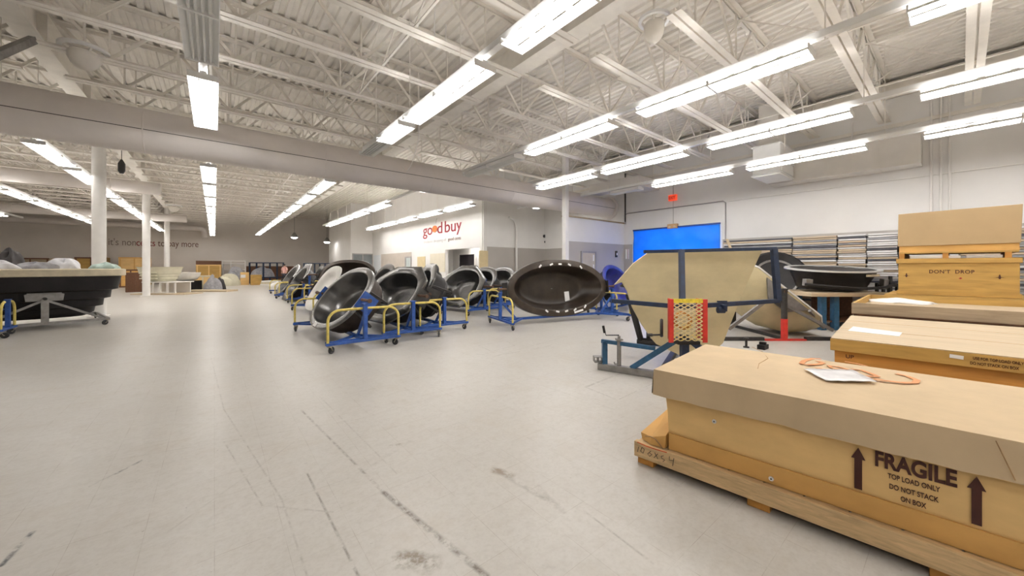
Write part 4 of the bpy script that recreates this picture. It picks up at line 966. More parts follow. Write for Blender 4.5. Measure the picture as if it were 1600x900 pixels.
o = MB().loft([[p+Z3*.001 for p in q], [p+Z3*.004 for p in q]]).build('paper_sheet', M['paper'], None); tag(o, 'white paper strip lying on the pale plywood crate lid', 'paper')
C2 = thing('tray_crate', 'weathered grey open tray crate behind the pale plywood lid', 'crate', (7.31, 1.02, 0), math.atan2(-.997, .04))
LC, WC = 2.7, 2.4
MB().bb(.06, LC-.06, .06, WC-.06, 0, .12).build('skid', M['wood'], C2); MB().bb(.02, LC-.02, .02, WC-.02, .12, .855).build('base', M['brown_wood'], C2)
MB().bb(0, LC, 0, .035, .815, .97).build('side_board', M['grey_wood'], C2, bevel=.004); MB().bb(0, LC, WC-.035, WC, .815, .97).build('side_board', M['ply'], C2, bevel=.004)
MB().bb(0, .035, .037, WC-.037, .815, .97).build('end_board', M['ply'], C2, bevel=.004); MB().bb(LC-.035, LC, .037, WC-.037, .815, .97).build('end_board', M['ply'], C2, bevel=.004)
MB().bb(.036, LC-.036, .037, WC-.037, .856, .872).build('floor_panel', M['ply_pale'], C2)
MB().bb(0, LC, -.012, .0, .80, .815).build('ledge', M['brown_wood'], C2)
p = PZ(1395, 472, .88); o = heap((p.x+.1, p.y-.1, .8735), .30, .42, .06, M['paper'], 'paper_wrap', 'crumpled white papers inside the open tray crate', 'paper', 9)
e3 = Vector((0, -1, 0)); X3 = 10.0
C3 = crate('shipping_crate', 'plywood crate base under the crate stencilled DON\'T DROP', 'crate', (9.9, .92), e3, 1.9, 1.5, [('skid', 0, .10, .05, M['wood']), ('side_wall', .10, .90, .02, M['ply']), ('lid_frame', .90, .985, 0, M['ply'])])
C4 = crate('shipping_crate', 'amber plywood crate stencilled DON\'T DROP', 'crate', (X3, .765), e3, 1.385, 1.1, [('skid', .99, 1.06, .0, M['ply']), ('side_wall', 1.06, 1.565, .02, M['ply']), ('lid_frame', 1.567, 1.65, -.006, M['ply'])])
for ch in C4.children: pass
w1 = text('stencil', "DON'T", .088, M['ink'], C4, (.40, .016, 1.385), ex_, ey_, ez_, .001, bold=.0012, squash=.85, spacing=1.1)
text('stencil', 'DROP', .088, M['ink'], C4, (max(v.co.x for v in w1.data.vertices)+.05, .016, 1.385), ex_, ey_, ez_, .001, bold=.0012, squash=.85, spacing=1.1)
def plane_mark(x, z, sc2, wide):
    p2 = [(-.09*wide, -.03), (-.02, -.005), (-.008, .06), (.008, .06), (.02, -.005), (.09*wide, -.03), (.02, -.02), (.014, -.06), (-.014, -.06), (-.02, -.02)]
    MB().prism([(x+a*sc2, z+b*sc2) for a, b in p2], lambda a, b: (a, .018, b), lambda a, b: (a, .0165, b)).build('stencil_arrow', M['ink'], C4)
plane_mark(.125, 1.345, .62, .8); plane_mark(1.17, 1.335, .62, 1.2)
MB().prism([(.74, 1.30), (.76, 1.287), (.785, 1.30), (.765, 1.318)], lambda a, b: (a, .018, b), lambda a, b: (a, .0165, b)).build('red_mark', M['letter_red'], C4)
P5 = thing('pallet', 'plywood pallet between the crate and the tall cardboard box on top', 'pallet', (X3, .765, 0), -math.pi/2)
MB().bb(.03, 1.36, .02, 1.08, 1.745, 1.77).build('deck_board', M['ply'], P5)
for xx in (.03, .56, 1.22): MB().bb(xx, xx+.07, .03, 1.05, 1.6515, 1.745).build('block', M['ply_dark'], P5)
o = MB().bb(X3+.06, X3+.5, .0, .60, 1.652, 1.70).build('paper_stack', M['paper'], None, bevel=.01); tag(o, 'white packing sheets tucked in the pallet gap, left pile', 'paper', None)
o = MB().bb(X3+.08, X3+.5, -.44, -.06, 1.652, 1.705).build('paper_stack', M['sheet_white'], None, bevel=.01); tag(o, 'white packing sheets tucked in the pallet gap, right pile', 'paper', None)
C6 = thing('carton', 'tall plain cardboard box topmost on the crate stack at right', 'carton', (X3, .765, 0), -math.pi/2)
MB().loft([[(.03, .02, 1.772), (1.365, .02, 1.772), (1.365, 1.05, 1.772), (.03, 1.05, 1.772)], [(.035, .02, 1.91), (1.36, .02, 1.91), (1.36, 1.05, 1.91), (.035, 1.05, 1.91)]]).build('base_band', M['card_band'], C6)
MB().loft([[(.012, .0, 1.885), (1.375, .0, 1.885), (1.375, 1.07, 1.885), (.012, 1.07, 1.885)], [(.022, .0, 2.49), (1.392, .0, 2.505), (1.392, 1.07, 2.505), (.022, 1.07, 2.49)]]).build('lid', mat('cardboard_drab', (.44,.315,.17), .8, 0, .05, 2), C6, bevel=.006)  # topmost box in its own even cardboard colour
# ------------------------------------------------------------------ stacks of flat sheets along the right wall
sx0, sx1 = 13.25, 14.35
edges = [YROW(px, sx0) for px in (1130, 1238, 1308, 1354, 1404, 1500, 1620, 1760)]
mats_ = [M['kraft'], M['kraft'], M['sheet_white'], M['sheet_grey'], M['sheet_dark']]
proto = {}
names_ = ['stack nearest the blue tarp', 'second stack from the blue tarp', 'stack behind the round black tub', 'narrow stack left of the cardboard box tower', 'stack behind the cardboard box tower', 'stack at the right edge', 'last stack beyond the right edge']
wts = [(6,2,1,4,5), (3,3,2,3,3), (5,2,4,2,1), (1,1,6,4,2), (3,3,3,3,3), (2,2,2,4,4), (3,3,3,3,3)]
for k in range(6):
    ya, yb_ = edges[k], edges[k+1]; L_ = ya-yb_-.03; n = 40
    rk = MB(); rk.bb(sx0+.05, sx1, yb_+.05, ya-.05, .08, .14)
    for a in (sx0+.1, sx1-.1): rk.bb(a-.05, a+.05, yb_+.05, ya-.05, 0, .08)
    tag(rk.build('skid', M['wood']), 'wooden skid under the sheet %s' % names_[k], 'pallet', None)
    rnd = random.Random(50+k); src = {}
    z = .14
    for i in range(n):
        hgt = .056; mi = rnd.choices(range(5), wts[k])[0]
        if mi not in src:
            b_ = MB().bb(-.5*(sx1-sx0), .5*(sx1-sx0), -L_/2, L_/2, 0, .043).build('flat_sheet', mats_[mi], None)
            nm = ('kraft brown', 'brown', 'white', 'grey', 'dark')[mi]
            src[mi] = tag(b_, '%s flat sheet pack in the %s' % (nm, names_[k]), 'sheet', 'flat sheets, %s' % names_[k]); o = b_
        else:
            o = src[mi].copy(); COL.objects.link(o)
        o.location = ((sx0+sx1)/2+rnd.uniform(-.03, .03), (ya+yb_)/2+rnd.uniform(-.015, .015), z); z += hgt
        b2 = None
    cr_ = MB()
    for a in (-.3, .3):
        zz = .14
        for i in range(n-1): cr_.bb((sx0+sx1)/2+a-.04, (sx0+sx1)/2+a+.04, yb_+.08, ya-.08, zz+.0435, zz+.0555); zz += .056
    o = cr_.build('spacer_strip', M['kraft']); tag(o, 'spacer strips between the sheets of the %s' % names_[k], 'spacer'); o['kind'] = 'stuff'
lb = PXp(1135, 376, sx0-.1); lq = PXp(1162, 388, sx0-.5)
o = MB().beam((sx0-.06, lb.y, 2.42), (sx0-.45, lq.y-.35, .0), .09, .03).build('loose_board', M['ply_pale']); tag(o, 'pale board leaning on the sheet stack beside the blue tarp', 'board')
# ------------------------------------------------------------------ beige panel stand
S1 = thing('mould_stand', 'navy steel tilting stand holding the big beige panel', 'stand', CF(2.23, 4.73, 0), -YAW)
o1 = Vector((2.23, 4.73, 0))
def L(lat, d, z): return Vector((lat, d, z)) - o1          # stand's own frame: x right, y away
na, te_ = M['navy'], M['teal']
MB().beam(L(1.27, 5.36, .05), L(2.95, 4.26, .05), .09, .09).build('base_rail', M['grey_steel'], S1, bevel=.004)
MB().beam(L(2.0, 4.92, .05), L(3.05, 6.72, .05), .08, .08).build('spine', M['darksteel'], S1, bevel=.004)
MB().beam(L(2.45, 7.15, .05), L(3.6, 6.35, .05), .08, .08).build('base_rail', M['darksteel'], S1, bevel=.004)
MB().bb(-.045, .045, -.045, .045, .09, .62).build('post', na, S1, bevel=.004)
MB().beam(L(1.67, 5.10, .09), L(2.17, 4.77, .56), .07, .07).build('brace', te_, S1); MB().beam(L(2.79, 4.36, .09), L(2.29, 4.69, .56), .07, .07).build('brace', na, S1)
j = MB(); j.beam(L(1.345, 5.31, .09), L(1.345, 5.31, .42), .07, .07); j.beam(L(1.31, 5.335, .42), L(1.93, 4.93, .40), .055, .05); j.build('jack_frame', te_, S1)
j = MB()
for dx in (-.03, .03):
    for a, b in ((-.028, 0), (.028, 0)): j.box(L(1.26+dx, 5.36, .15)+Vector((a, 0, 0)), (.006, .12, .08))
    for b in (-.037, .037): j.box(L(1.26+dx, 5.36, .15)+Vector((0, 0, b)), (.056, .12, .006))
j.build('socket', M['grey_steel'], S1)
jp = L(1.52, 5.19, 0); j = MB().cyl(jp+Z3*.1, jp+Z3*.46, .03, 12).cyl(jp+Z3*.46, jp+Z3*.52, .022, 10).box(jp+Z3*.47, (.09, .09, .02)).tube([jp+Vector((-.02,0,.12)), jp+Vector((-.06,0,.12)), jp+Vector((-.07,0,.15))], .01, 6)
jk = j.build('jack', M['grey_steel'], S1, smooth=40)
MB().tube([jp+Z3*.53, jp+Vector((-.18, .02, .525)), jp+Vector((-.20, .02, .60))], .008, 6).cyl(jp+Vector((-.20,.02,.56)), jp+Vector((-.22,.02,.66)), .018, 10).build('crank', M['black'], jk)
# guard of expanded metal
gx, gz0, gz1 = .215, .56, 1.09
gd = MB(); gy = -.10
for s in (-1, 1): gd.bb(s*gx-.03, s*gx+.03, gy-.01, gy+.01, gz0-.02, gz1).bb(s*gx-.03*s-.006, s*gx-.03*s+.006, gy, gy+.16, gz0, gz1)
G = gd.build('guard_side', M['red'], S1, bevel=.003)
ms_ = MB(); nxg, nzg = 4, 20; wx = (gx-.03)*2/nxg; wz = (gz1-.03-gz0)/nzg
for i in range(nxg+1):
    for k in range(nzg):
        xc = -(gx-.03)+i*wx+(wx/2 if k % 2 else 0); z0_ = gz0+k*wz
        for s in (-1, 1):
            x2 = xc+s*wx/2
            if -gx+.025 <= xc <= gx-.025 and -gx+.025 <= x2 <= gx-.025: ms_.beam((xc, gy, z0_), (x2, gy, z0_+wz), .010, .012)
mg = MB(); mg.v, mg.f = ms_.v, ms_.f; mg.build('expanded_mesh', mat('mesh_paint', (.78,.74,.60), .5, 0, .05, 9, col2=(.78,.55,.10)), S1)
MB().bb(-gx+.03, gx-.03, gy-.008, gy+.008, gz1-.045, gz1+.005).build('guard_top', M['yellow2'], S1); MB().bb(-.14, .14, gy-.03, gy+.15, gz0-.04, gz0+.0).build('guard_foot', M['black'], S1)
MB().lathe([(.09, -.03), (.12, -.02), (.12, .02), (.09, .03)], (0, .05, .80), 18, Matrix(((1,0,0),(0,0,-1),(0,1,0)))).build('gear', mat('orange_gear', (.55,.22,.02), .5, 0, .2, 9), S1, smooth=40)
wl = L(1.985, 4.85, .66); MB().lathe([(.02, -.02), (.115, -.02), (.125, 0), (.115, .02), (.02, .02)], wl+Z3*.03, 20, Matrix(((.38,0,.925),(.925,0,-.38),(0,1,0)))).cyl(wl+Vector((-.02,0,-.06)), wl+Vector((-.14,-.02,-.06)), .012, 8).cyl(wl+Vector((-.13,-.02,-.06)), wl+Vector((-.20,-.02,-.06)), .02, 8).build('hand_wheel', M['darksteel'], S1, smooth=40)
ap, la_, ra_ = L(2.26, 4.84, .97), L(1.57, 5.71, .97), L(4.12, 5.66, .975)
MB().beam(ap, la_, .06, .06).beam(ap, ra_, .06, .06).build('cross_bar', na, S1)
MB().beam(L(2.265, 4.86, .99), L(2.42, 5.22, 1.735), .075, .06, (1,0,0)).build('panel_bar', na, S1); MB().beam(ra_, L(4.07, 5.68, 1.775), .075, .075).build('panel_bar', na, S1)
MB().beam(L(2.05, 5.68, 1.735), L(4.10, 5.68, 1.785), .05, .05).build('top_bar', na, S1)
rb_ = L(2.95, 5.13, .95); MB().box(rb_, (.13, .03, .15)).box(rb_+Vector((-.02,-.06,.0)), (.05, .12, .05)).cyl(rb_+Vector((-.09,-.05,-.05)), rb_+Vector((0,-.05,-.05)), .045, 14).build('roller_bracket', na, S1)
MB().beam(L(2.50, 7.1, .09), L(2.18, 6.85, 1.0), .08, .08).beam(L(2.62, 7.02, .09), L(2.62, 7.02, .42), .06, .06).beam(L(2.5, 7.1, .10), L(2.9, 6.85, .10), .05, .05).build('far_post', M['black'], S1)
MB().beam(L(3.5, 5.9, .50), L(4.05, 5.85, .95), .05, .05).build('strut', M['grey_steel'], S1)
BP = thing('beige_panel', 'big beige eight sided fibreglass panel held upright on the navy stand', 'panel', CF(2.23, 4.73, 0), -YAW)
DP = 5.80
pxs = [(1013,394.5), (1065,392.5), (1120,390.8), (1192,389.5), (1185,404), (1160,460), (1130,536), (1112,552), (1080,556), (1062,555), (1026,538), (1018,529), (1002,506), (988,480), (980,455), (972,441), (960,445), (990,411)]
poly2 = [((px-800)/FPX*DP, H-(py-HORIZON)*DP/FPX) for px, py in pxs]
MB().prism(poly2, lambda a, z: L(a, DP, z), lambda a, z: L(a+.004, DP+.045, z)).build('panel', M['beige'], BP, bevel=.006)
cx_ = sum(a for a, z in poly2)/len(poly2); cz_ = sum(z for a, z in poly2)/len(poly2)
def shr(k): return [(cx_+(a-cx_)*k, cz_+(z-cz_)*k) for a, z in poly2]
MB().loft([[L(a, DP+.046, z) for a, z in shr(.90)], [L(a, DP+.30, z) for a, z in shr(.82)], [L(a, DP+.50, z) for a, z in shr(.60)]]).build('back_shell', M['black'], BP, smooth=30)
# ------------------------------------------------------------------ tilted beige mould on grey and red stand
S2 = thing('mould_stand', 'grey and red post stand under the tilted beige mould', 'stand', CF(5.55, 7.45, 0), -YAW); o1 = Vector((5.55, 7.45, 0))
MB().cyl((0,0,.44), (0,0,1.04), .055, 16).cyl((0,0,1.03), (0,0,1.06), .07, 16).build('post', M['darksteel'], S2, smooth=40)
MB().cyl((0,0,.03), (0,0,.44), .062, 16).build('red_post', M['red'], S2, smooth=40); MB().bb(-.42, .42, -.05, .05, .0, .03).build('red_foot', M['red'], S2)
MB().bb(-1.35, -.43, -.04, .04, 0, .07).bb(.43, 1.1, -.04, .04, 0, .07).build('base_rail', M['darksteel'], S2)
MB().bb(-.03, .03, .05, 1.7, .0, .06).build('spine', M['darksteel'], S2); MB().bb(-.05, .05, 1.68, 1.76, .0, .95).build('far_post', M['darksteel'], S2)
v2 = Vector((math.cos(R_(38)), 0, -math.sin(R_(38)))); n2_ = Vector((math.sin(R_(38)), 0, math.cos(R_(38)))); d2 = Vector((0,1,0))
T2 = thing('tub_mould', 'tilted beige mould seen from below behind the red post', 'mould', CF(5.55, 7.45, 0), -YAW)
cm = Vector((.22, .88, .98))
def F2(a, b, c): return cm + v2*a + d2*b + n2_*c
oc = [(-1.16, -.42), (-.80, -.72), (.85, -.72), (1.22, -.40), (1.22, .45), (.85, .75), (-.8, .75), (-1.16, .45)]
MB().loft([[F2(a, b, 0) for a, b in oc], [F2(a, b, .035) for a, b in oc]]).build('flange', M['white_gel'], T2, bevel=.004)
def os_(k, sh=0): return [(a*k+sh, b*k) for a, b in oc]
MB().loft([[F2(a, b, -.002) for a, b in os_(.985)], [F2(a, b, -.06) for a, b in os_(.985)], [F2(a, b, -.30) for a, b in os_(.90, -.05)], [F2(a, b, -.56) for a, b in os_(.74, -.12)], [F2(a, b, -.70) for a, b in os_(.52, -.16)], [F2(a, b, -.74) for a, b in os_(.3, -.18)]]).build('shell', M['beige'], T2, smooth=50)
MB().loft([[F2(a, b, -.05) for a, b in ((-.55,-.74), (.55,-.74), (.55,-.70), (-.55,-.70))], [F2(a, b, -.38) for a, b in ((-.25,-.74), (.2,-.74), (.2,-.70), (-.25,-.70))]]).build('pivot_plate', M['grey_steel'], T2)
MB().cyl((0, -.05, 1.0), (0, .30, 1.0), .04, 12).build('pivot_pin', M['rust'], T2)
MB().beam(F2(-.2, -.80, -.34), F2(1.15, -.80, -.10), .04, .06).beam(F2(.55, -.76, -.06), F2(1.2, -.5, -.06), .05, .05).build('support_bar', M['grey_steel'], T2)
# ------------------------------------------------------------------ table with the round black tub
T = thing('work_table', 'work table with thick wooden top and blue legs under the round black tub', 'table', CF(8.1, 9.25, 0), -YAW)
MB().bb(-1.12, .92, -.72, .72, .80, .89).build('table_top', M['ply_pale'], T, bevel=.01)
for a in (-.72, -.42, .75):
    for b in (-.55, .55): MB().bb(a-.06, a+.06, b-.06, b+.06, 0, .80).build('leg', M['teal'], T)
MB().bb(-1.0, .85, -.55, .55, .18, .22).bb(-.2, .8, .3, .4, .22, .8).build('shelf', M['brown_wood'], T)
o = thing('tub_mould', 'round black tub with silver rim lying on the work table', 'mould', CF(8.08, 9.3, .915), -YAW); o.rotation_euler = (R_(6), 0, -YAW)
NN = 56
f_ = ell(1.06, .78, 2.0)
MB().loft([ring(f_, z, k) for k, z in ((.62, .06), (.70, .06), (.78, .25), (.86, .42), (.90, .52))]).build('outer_shell', M['black'], o, smooth=35)
MB().loft([ring(f_, .52, .88), ring(f_, .52, 1.0), ring(f_, .555, 1.0), ring(f_, .56, .99), ring(f_, .555, .88)]+[ring(f_, .52, .88)], False, False).build('rim', mat('pale_rim', (.60,.60,.59), .3, .2, .08, 6), o, smooth=35)
MB().loft([ring(f_, .555, .885), ring(f_, .48, .84), ring(f_, .36, .74), ring(f_, .30, .3)], False, True).build('basin', M['silver_dark'], o, smooth=50)
s_ = MB(); s_.tube([(-1.05, -.5, .22), (-.6, -.78, .20), (0, -.86, .17), (.6, -.80, .19), (1.0, -.6, .24)], .035, 8); s_.build('hose', M['black'], o, smooth=60)
for a in (-.95, .92): MB().bb(a-.08, a+.08, -.52, -.40, .18, .34).build('clamp', M['grey_steel'], o)
for a in (.25, .42): MB().box((a, -.80*math.sqrt(max(.05, 1-(a/1.06)**2))+.02, .46), (.16, .03, .05)).build('tag', M['cream'], o)
o = thing('tub_mould', 'dark round mould leaning behind the navy stand near the sheet stacks', 'mould', CF(7.7, 10.6, 1.24)); ax3 = Vector((-.75, -.45, .45)).normalized()
rt = ax3.to_track_quat('Z', 'Y'); o.rotation_euler = rt.to_euler()
MB().lathe([(.72, -.25), (.80, -.12), (.80, .0), (.74, .02), (.62, -.04), (.40, -.12), (.01, -.14)], (0,0,0), 36).build('shell', M['black'], o, smooth=35)
MB().lathe([(.50, -.06), (.55, -.03), (.56, -.05), (.52, -.09)], (0,0,0), 36).build('ring', M['grey_steel'], o)
MB().beam((0,0,-.14), rt.inverted() @ Vector((0, 0, -1.22)) , .12, .12).build('prop', M['darksteel'], o)
fr = thing('metal_frame', 'black metal frame standing between the round tub and the crate tower', 'frame', CF(9.18, 8.75, 0), -YAW); s_ = MB()
for a in (-.12, .04, .18):
    s_.bb(a-.025, a+.025, -.025, .025, 0, 1.28 if a < 0 else 1.10)
    s_.bb(a-.025, a+.025, .3, .35, 0, 1.10)
s_.bb(-.12, .18, -.02, .02, 1.02, 1.06).bb(-.12, .18, -.02, .02, .5, .54).bb(-.12, .18, .31, .34, 1.02, 1.06).bb(-.12, -.08, .02, .31, 1.02, 1.06).bb(.14, .18, .02, .31, 1.02, 1.06); s_.build('bars', M['darksteel'], fr)
# hardware on the floor
p = PZ(1166, 543, 0); o = MB().cyl(p, p+Z3*.02, .05, 12).cyl(p+Z3*.02, p+Z3*.16, .02, 10).cyl(p+Z3*.16, p+Z3*.18, .04, 10).build('floor_bolt', M['darksteel'], None, smooth=40); tag(o, 'small dark bolt standing on the floor behind the big carton', 'bolt')
p = PZ(1192, 545, 0); o = MB().box(p+Z3*.04, (.22, .12, .08)).box(p+Z3*.10, (.06, .1, .05)).build('floor_clamp', M['black'], None); tag(o, 'dark clamp block on the floor right of the small bolt', 'clamp')
# ------------------------------------------------------------------ wall signs
def wall_text(parent, s, px0, py0, px1, hgt, m, X, bold, name='letters'):
    a, b = PXp(px0, py0, X), PXp(px1, py0, X); o = text(name, s, hgt/.70, m, None, (0,0,0), (1,0,0), (0,1,0), (0,0,1)); xs = [v.co.x for v in o.data.vertices]; k = (a.y-b.y)/(max(xs)-min(xs)); bpy.data.objects.remove(o)
    return text(name, s, hgt/.70, m, parent, (X, a.y, a.z), (0,-1,0), (0,0,1), (-1,0,0), .006, 'LEFT', bold, k)
XS_ = XG-.008
ws = thing('wall_sign', 'big red wall lettering with an orange dot on the white inner wall', 'sign', (0,0,0))
zb_ = PXp(690, 364, XS_).z
def wl_(s, px0, px1, m, nm):
    a, b = PXp(px0, 364, XS_), PXp(px1, 364, XS_); hgt = .66/.70
    o = text(nm, s, hgt, m, None, (0,0,0), (1,0,0), (0,1,0), (0,0,1)); xs = [v.co.x for v in o.data.vertices]; k = (a.y-b.y)/(max(xs)-min(xs)); x0_ = min(xs); bpy.data.objects.remove(o)
    return text(nm, s, hgt, m, ws, (XS_, a.y+x0_*k, zb_), (0,-1,0), (0,0,1), (-1,0,0), .006, 'LEFT', .006, k)
def wsep():
    for ch, a, b in (('g', 661, 667.5), ('o', 668, 675.5), ('d', 683.5, 691), ('b', 695, 703), ('u', 704.8, 712), ('y', 713.2, 721)): wl_(ch, a, b, M['letter_red'], 'letter')
wsep()
pc = PXp(679.3, 357.8, XS_); dk_ = MB(); ring0 = []
for k in range(24): ring0.append((XS_, pc.y+.34*math.cos(k*math.pi/12), pc.z+.20*math.sin(k*math.pi/12)))
dk_.loft([ring0, [(XS_-.012, y, z) for x, y, z in ring0]]).build('orange_dot', M['letter_orange'], ws)
p1 = PXp(681, 349.5, XS_); p2_ = PXp(683, 340.5, XS_); MB().tube([p1, (XS_, (p1.y*.5+p2_.y*.5)+.05, (p1.z+p2_.z)/2), p2_], .012, 6).build('stalk', M['letter_grey'], ws)
t2 = thing('wall_sign', 'small pale tagline lettering under the big red wall lettering', 'sign', (0,0,0))
a = PXp(663, 379.5, XS_); 
def tagl(s, px0, px1, m, nm, zz, hgt):
    a, b = PXp(px0, 378, XS_), PXp(px1, 378, XS_); o = text(nm, s, hgt, m, None, (0,0,0), (1,0,0), (0,1,0), (0,0,1)); xs = [v.co.x for v in o.data.vertices]; k = (a.y-b.y)/(max(xs)-min(xs)); bpy.data.objects.remove(o)
    return text(nm, s, hgt, m, t2, (XS_, a.y, zz), (0,-1,0), (0,0,1), (-1,0,0), .004, 'LEFT', 0, k)
zt2 = PXp(690, 377.3, XS_).z
tagl('freelance shopping of', 662, 697, M['letter_grey'], 'tagline', zt2, .26); tagl('good cents', 700, 720, M['letter_brown'], 'tagline', zt2, .26)
bs = thing('wall_sign', 'long dim slogan lettering high on the back wall behind the round columns', 'sign', (0,0,0)); YT = YB-.008
def btxt(s, px0, px1, m):
    a, b = PYp(px0, 386, YT), PYp(px1, 386, YT); hgt = .80; o = text('letters', s, hgt, m, None, (0,0,0), (1,0,0), (0,1,0), (0,0,1)); xs = [v.co.x for v in o.data.vertices]; k = (b.x-a.x)/(max(xs)-min(xs)); bpy.data.objects.remove(o)
    return text('letters', s, hgt, m, bs, (a.x, YT, PYp(240, 384.5, YT).z), (1,0,0), (0,0,1), (0,-1,0), .006, 'LEFT', 0, k)
btxt("it's non", 168.5, 211.5, M['letter_dim']); btxt('cents', 212.5, 242, M['letter_red']); btxt('to pay more', 246.5, 310, M['letter_brown'])
# exit sign, door closer box, small wall fittings
pe = PXp(1051, 309, XR-.06); ex = thing('exit_sign', 'red exit sign high on the right wall above the blue tarp', 'sign', pe)
MB().bb(-.03, .055, -.17, .17, -.12, .12).build('sign_body', M['exit'], ex, bevel=.01)
text('letters', 'EXIT', .17, M['letter_red'], ex, (-.034, .15, -.055), (0,-1,0), (0,0,1), (-1,0,0), .003, 'LEFT', .004, .78)
MB().cyl((.05, 0, -.12), (.05, 0, -1.15), .008, 6).cyl((.05, 0, .12), (.05, 0, .5), .008, 6).build('wire', M['pipe_grey'], ex)
pb_ = PXp(1051, 354, XR-.09); o = MB().box((XR-.075, pb_.y, 3.16), (.13, .42, .19)).build('emergency_light', M['sign_box'], None, bevel=.015); tag(o, 'tan box light fixed over the top edge of the blue tarp', 'emergency light')
MB().cyl((XR-.16, pb_.y-.1, 3.13), (XR-.13, pb_.y-.1, 3.13), .05, 12).cyl((XR-.16, pb_.y+.1, 3.13), (XR-.13, pb_.y+.1, 3.13), .05, 12).build('lamp_head', M['cream'], o)
p = PYp(963, 397, YS-.03); o = MB().bb(p.x-.06, p.x+.06, YS-.06, YS-.001, p.z-.14, p.z+.14).build('fire_alarm', M['bottle'], None, bevel=.01); tag(o, 'small dark alarm box on the low screen wall', 'alarm'); MB().bb(p.x-.03, p.x+.03, YS-.068, YS-.06, p.z-.05, p.z+.05).build('pull_lever', M['paper'], o)
p = PXp(980, 397, XR-.03); o = MB().bb(XR-.06, XR-.001, p.y-.07, p.y+.07, p.z-.22, p.z+.22).build('notice_panel', M['paper'], None); tag(o, 'narrow white notice with red edge beside the tarp corner', 'notice'); MB().bb(XR-.066, XR-.06, p.y-.07, p.y-.045, p.z-.22, p.z+.22).build('red_edge', M['letter_red'], o)
p = PXp(864, 365, XR-.3) if False else PYp(862, 365, 14.8); o = MB().bb(p.x-.30, p.x+.08, 14.72, 14.80, p.z-.05, p.z+.05).bb(p.x+.0, p.x+.14, 14.72, 15.0, p.z-.16, p.z+.14).build('wall_camera', M['bottle'], None); tag(o, 'black camera on a bracket high on the recessed wall', 'camera')
for px, py, lab in ((851, 369, 'upper small black speaker on the recessed wall'), (853, 378, 'lower small black speaker on the recessed wall')):
    p = PYp(px, py, 14.95); o = MB().cyl((p.x, 15.0, p.z), (p.x, 14.93, p.z), .09, 14).build('wall_speaker', M['bottle'], None); tag(o, lab, 'speaker')
# ------------------------------------------------------------------ stores along the back wall
def boxy(name, label, cat, px0, px1, py0, Yf, d, dep, m, zb=None, bands=None, yaw=0, group=None):
    """a crate or carton whose front stands at y = Yf, facing the viewer side of the hall"""
    A, B = PYp(px0, py0, Yf), PYp(px1, py0, Yf); zt = (A.z+B.z)/2; z0 = 0 if zb is None else zb
    o = thing(name, label, cat, ((A.x+B.x)/2, Yf, z0), yaw, group); w_, h_ = B.x-A.x, zt-z0
    MB().bb(-w_/2, w_/2, 0, dep, .0, h_).build('body', m, o, bevel=.015)
    s = MB()
    for k in (-.45, 0, .45): s.bb(w_*k-.04, w_*k+.04, -.02, .0, .02, h_-.02)
    s.bb(-w_/2, w_/2, -.025, 0, h_-.10, h_).bb(-w_/2, w_/2, -.025, 0, 0, .1)
    s.build('batten', bands or m, o)
    return o
boxy('shipping_crate', 'brown framed crate against the back wall at the left edge', 'crate', 16, 77, 403, 42.5, 0, 1.2, M['grey_wood'], None, M['brown_wood'])
boxy('shipping_crate', 'dark topped plywood crate just left of the first round column', 'crate', 116, 167, 402, 42.5, 0, 1.2, M['ply'], None, M['brown_wood'])
boxy('carton', 'tall kraft carton between the first and second round columns', 'carton', 185, 234, 402, 42.0, 0, 1.0, M['card'], None, M['card_band'])
boxy('carton', 'low brown carton standing in front of the tall kraft carton', 'carton', 186, 222, 421, 38.5, 0, .8, M['card_band'], None, M['brown_wood'])
boxy('dark_crate', 'dark brown crate behind the right end of the black mould', 'crate', 196, 224, 426, 31.0, 0, 1.2, M['brown_wood'])
# cream tub on a white rack
def at(px, py, d): return PD(px, py, d)
ct = thing('ribbed_tub', 'ribbed cream tub standing on a white rack beside the second column', 'tub', CF((248-800)/FPX*20.4, 20.5, 0), -YAW)
ft = ell(.82, .75, 4); bb_ = MB(); rgs = []
for k, (s_, z) in enumerate(((.66, .70), (.72, .80), (.78, .82), (.80, .95), (.85, .97), (.87, 1.10), (.92, 1.12), (.95, 1.30), (1.0, 1.45), (1.05, 1.50), (1.0, 1.5), (.9, 1.42), (.6, .78))): rgs.append(ring(ft, z, s_))
bb_.loft(rgs).build('shell', M['cream_tub'], ct, smooth=35)
s_ = MB()
for z in (.83, .98, 1.14): s_.bb(-.45, -.08, -.74, -.60, z, z+.07).bb(.1, .44, -.74, -.60, z, z+.07)
s_.build('rib', M['cream_tub'], ct, bevel=.02)
rk = thing('white_rack', 'low white railed rack carrying the ribbed cream tub', 'rack', CF((258-800)/FPX*20.2, 20.2, 0), -YAW)
s_ = MB().bb(-.95, .95, -.35, .75, .64, .69); s_.build('rack_top', M['column'], rk)
for k in range(5): MB().bb(-.80+k*.40-.035, -.80+k*.40+.035, -.30, -.24, .10, .64).build('rail', M['column'], rk)
MB().bb(-.85, .85, -.30, -.24, .06, .12).bb(-.85, .85, .6, .66, .06, .64).build('rack_frame', M['column'], rk)
o = MB().box((0,0,.025), (2.9, 1.2, .05)).build('ply_sheet', M['ply_pale'], None); o.location = CF((254-800)/FPX*19.9, 20.2, 0); o.rotation_euler = (0,0,-YAW); tag(o, 'pale plywood sheet on the floor under the white rack', 'board')
p = CF((290-800)/FPX*22.8, 22.8, 0); o = thing('white_shell', 'white curved shell lying on dark blocks right of the cream tub', 'shell', p, -YAW)
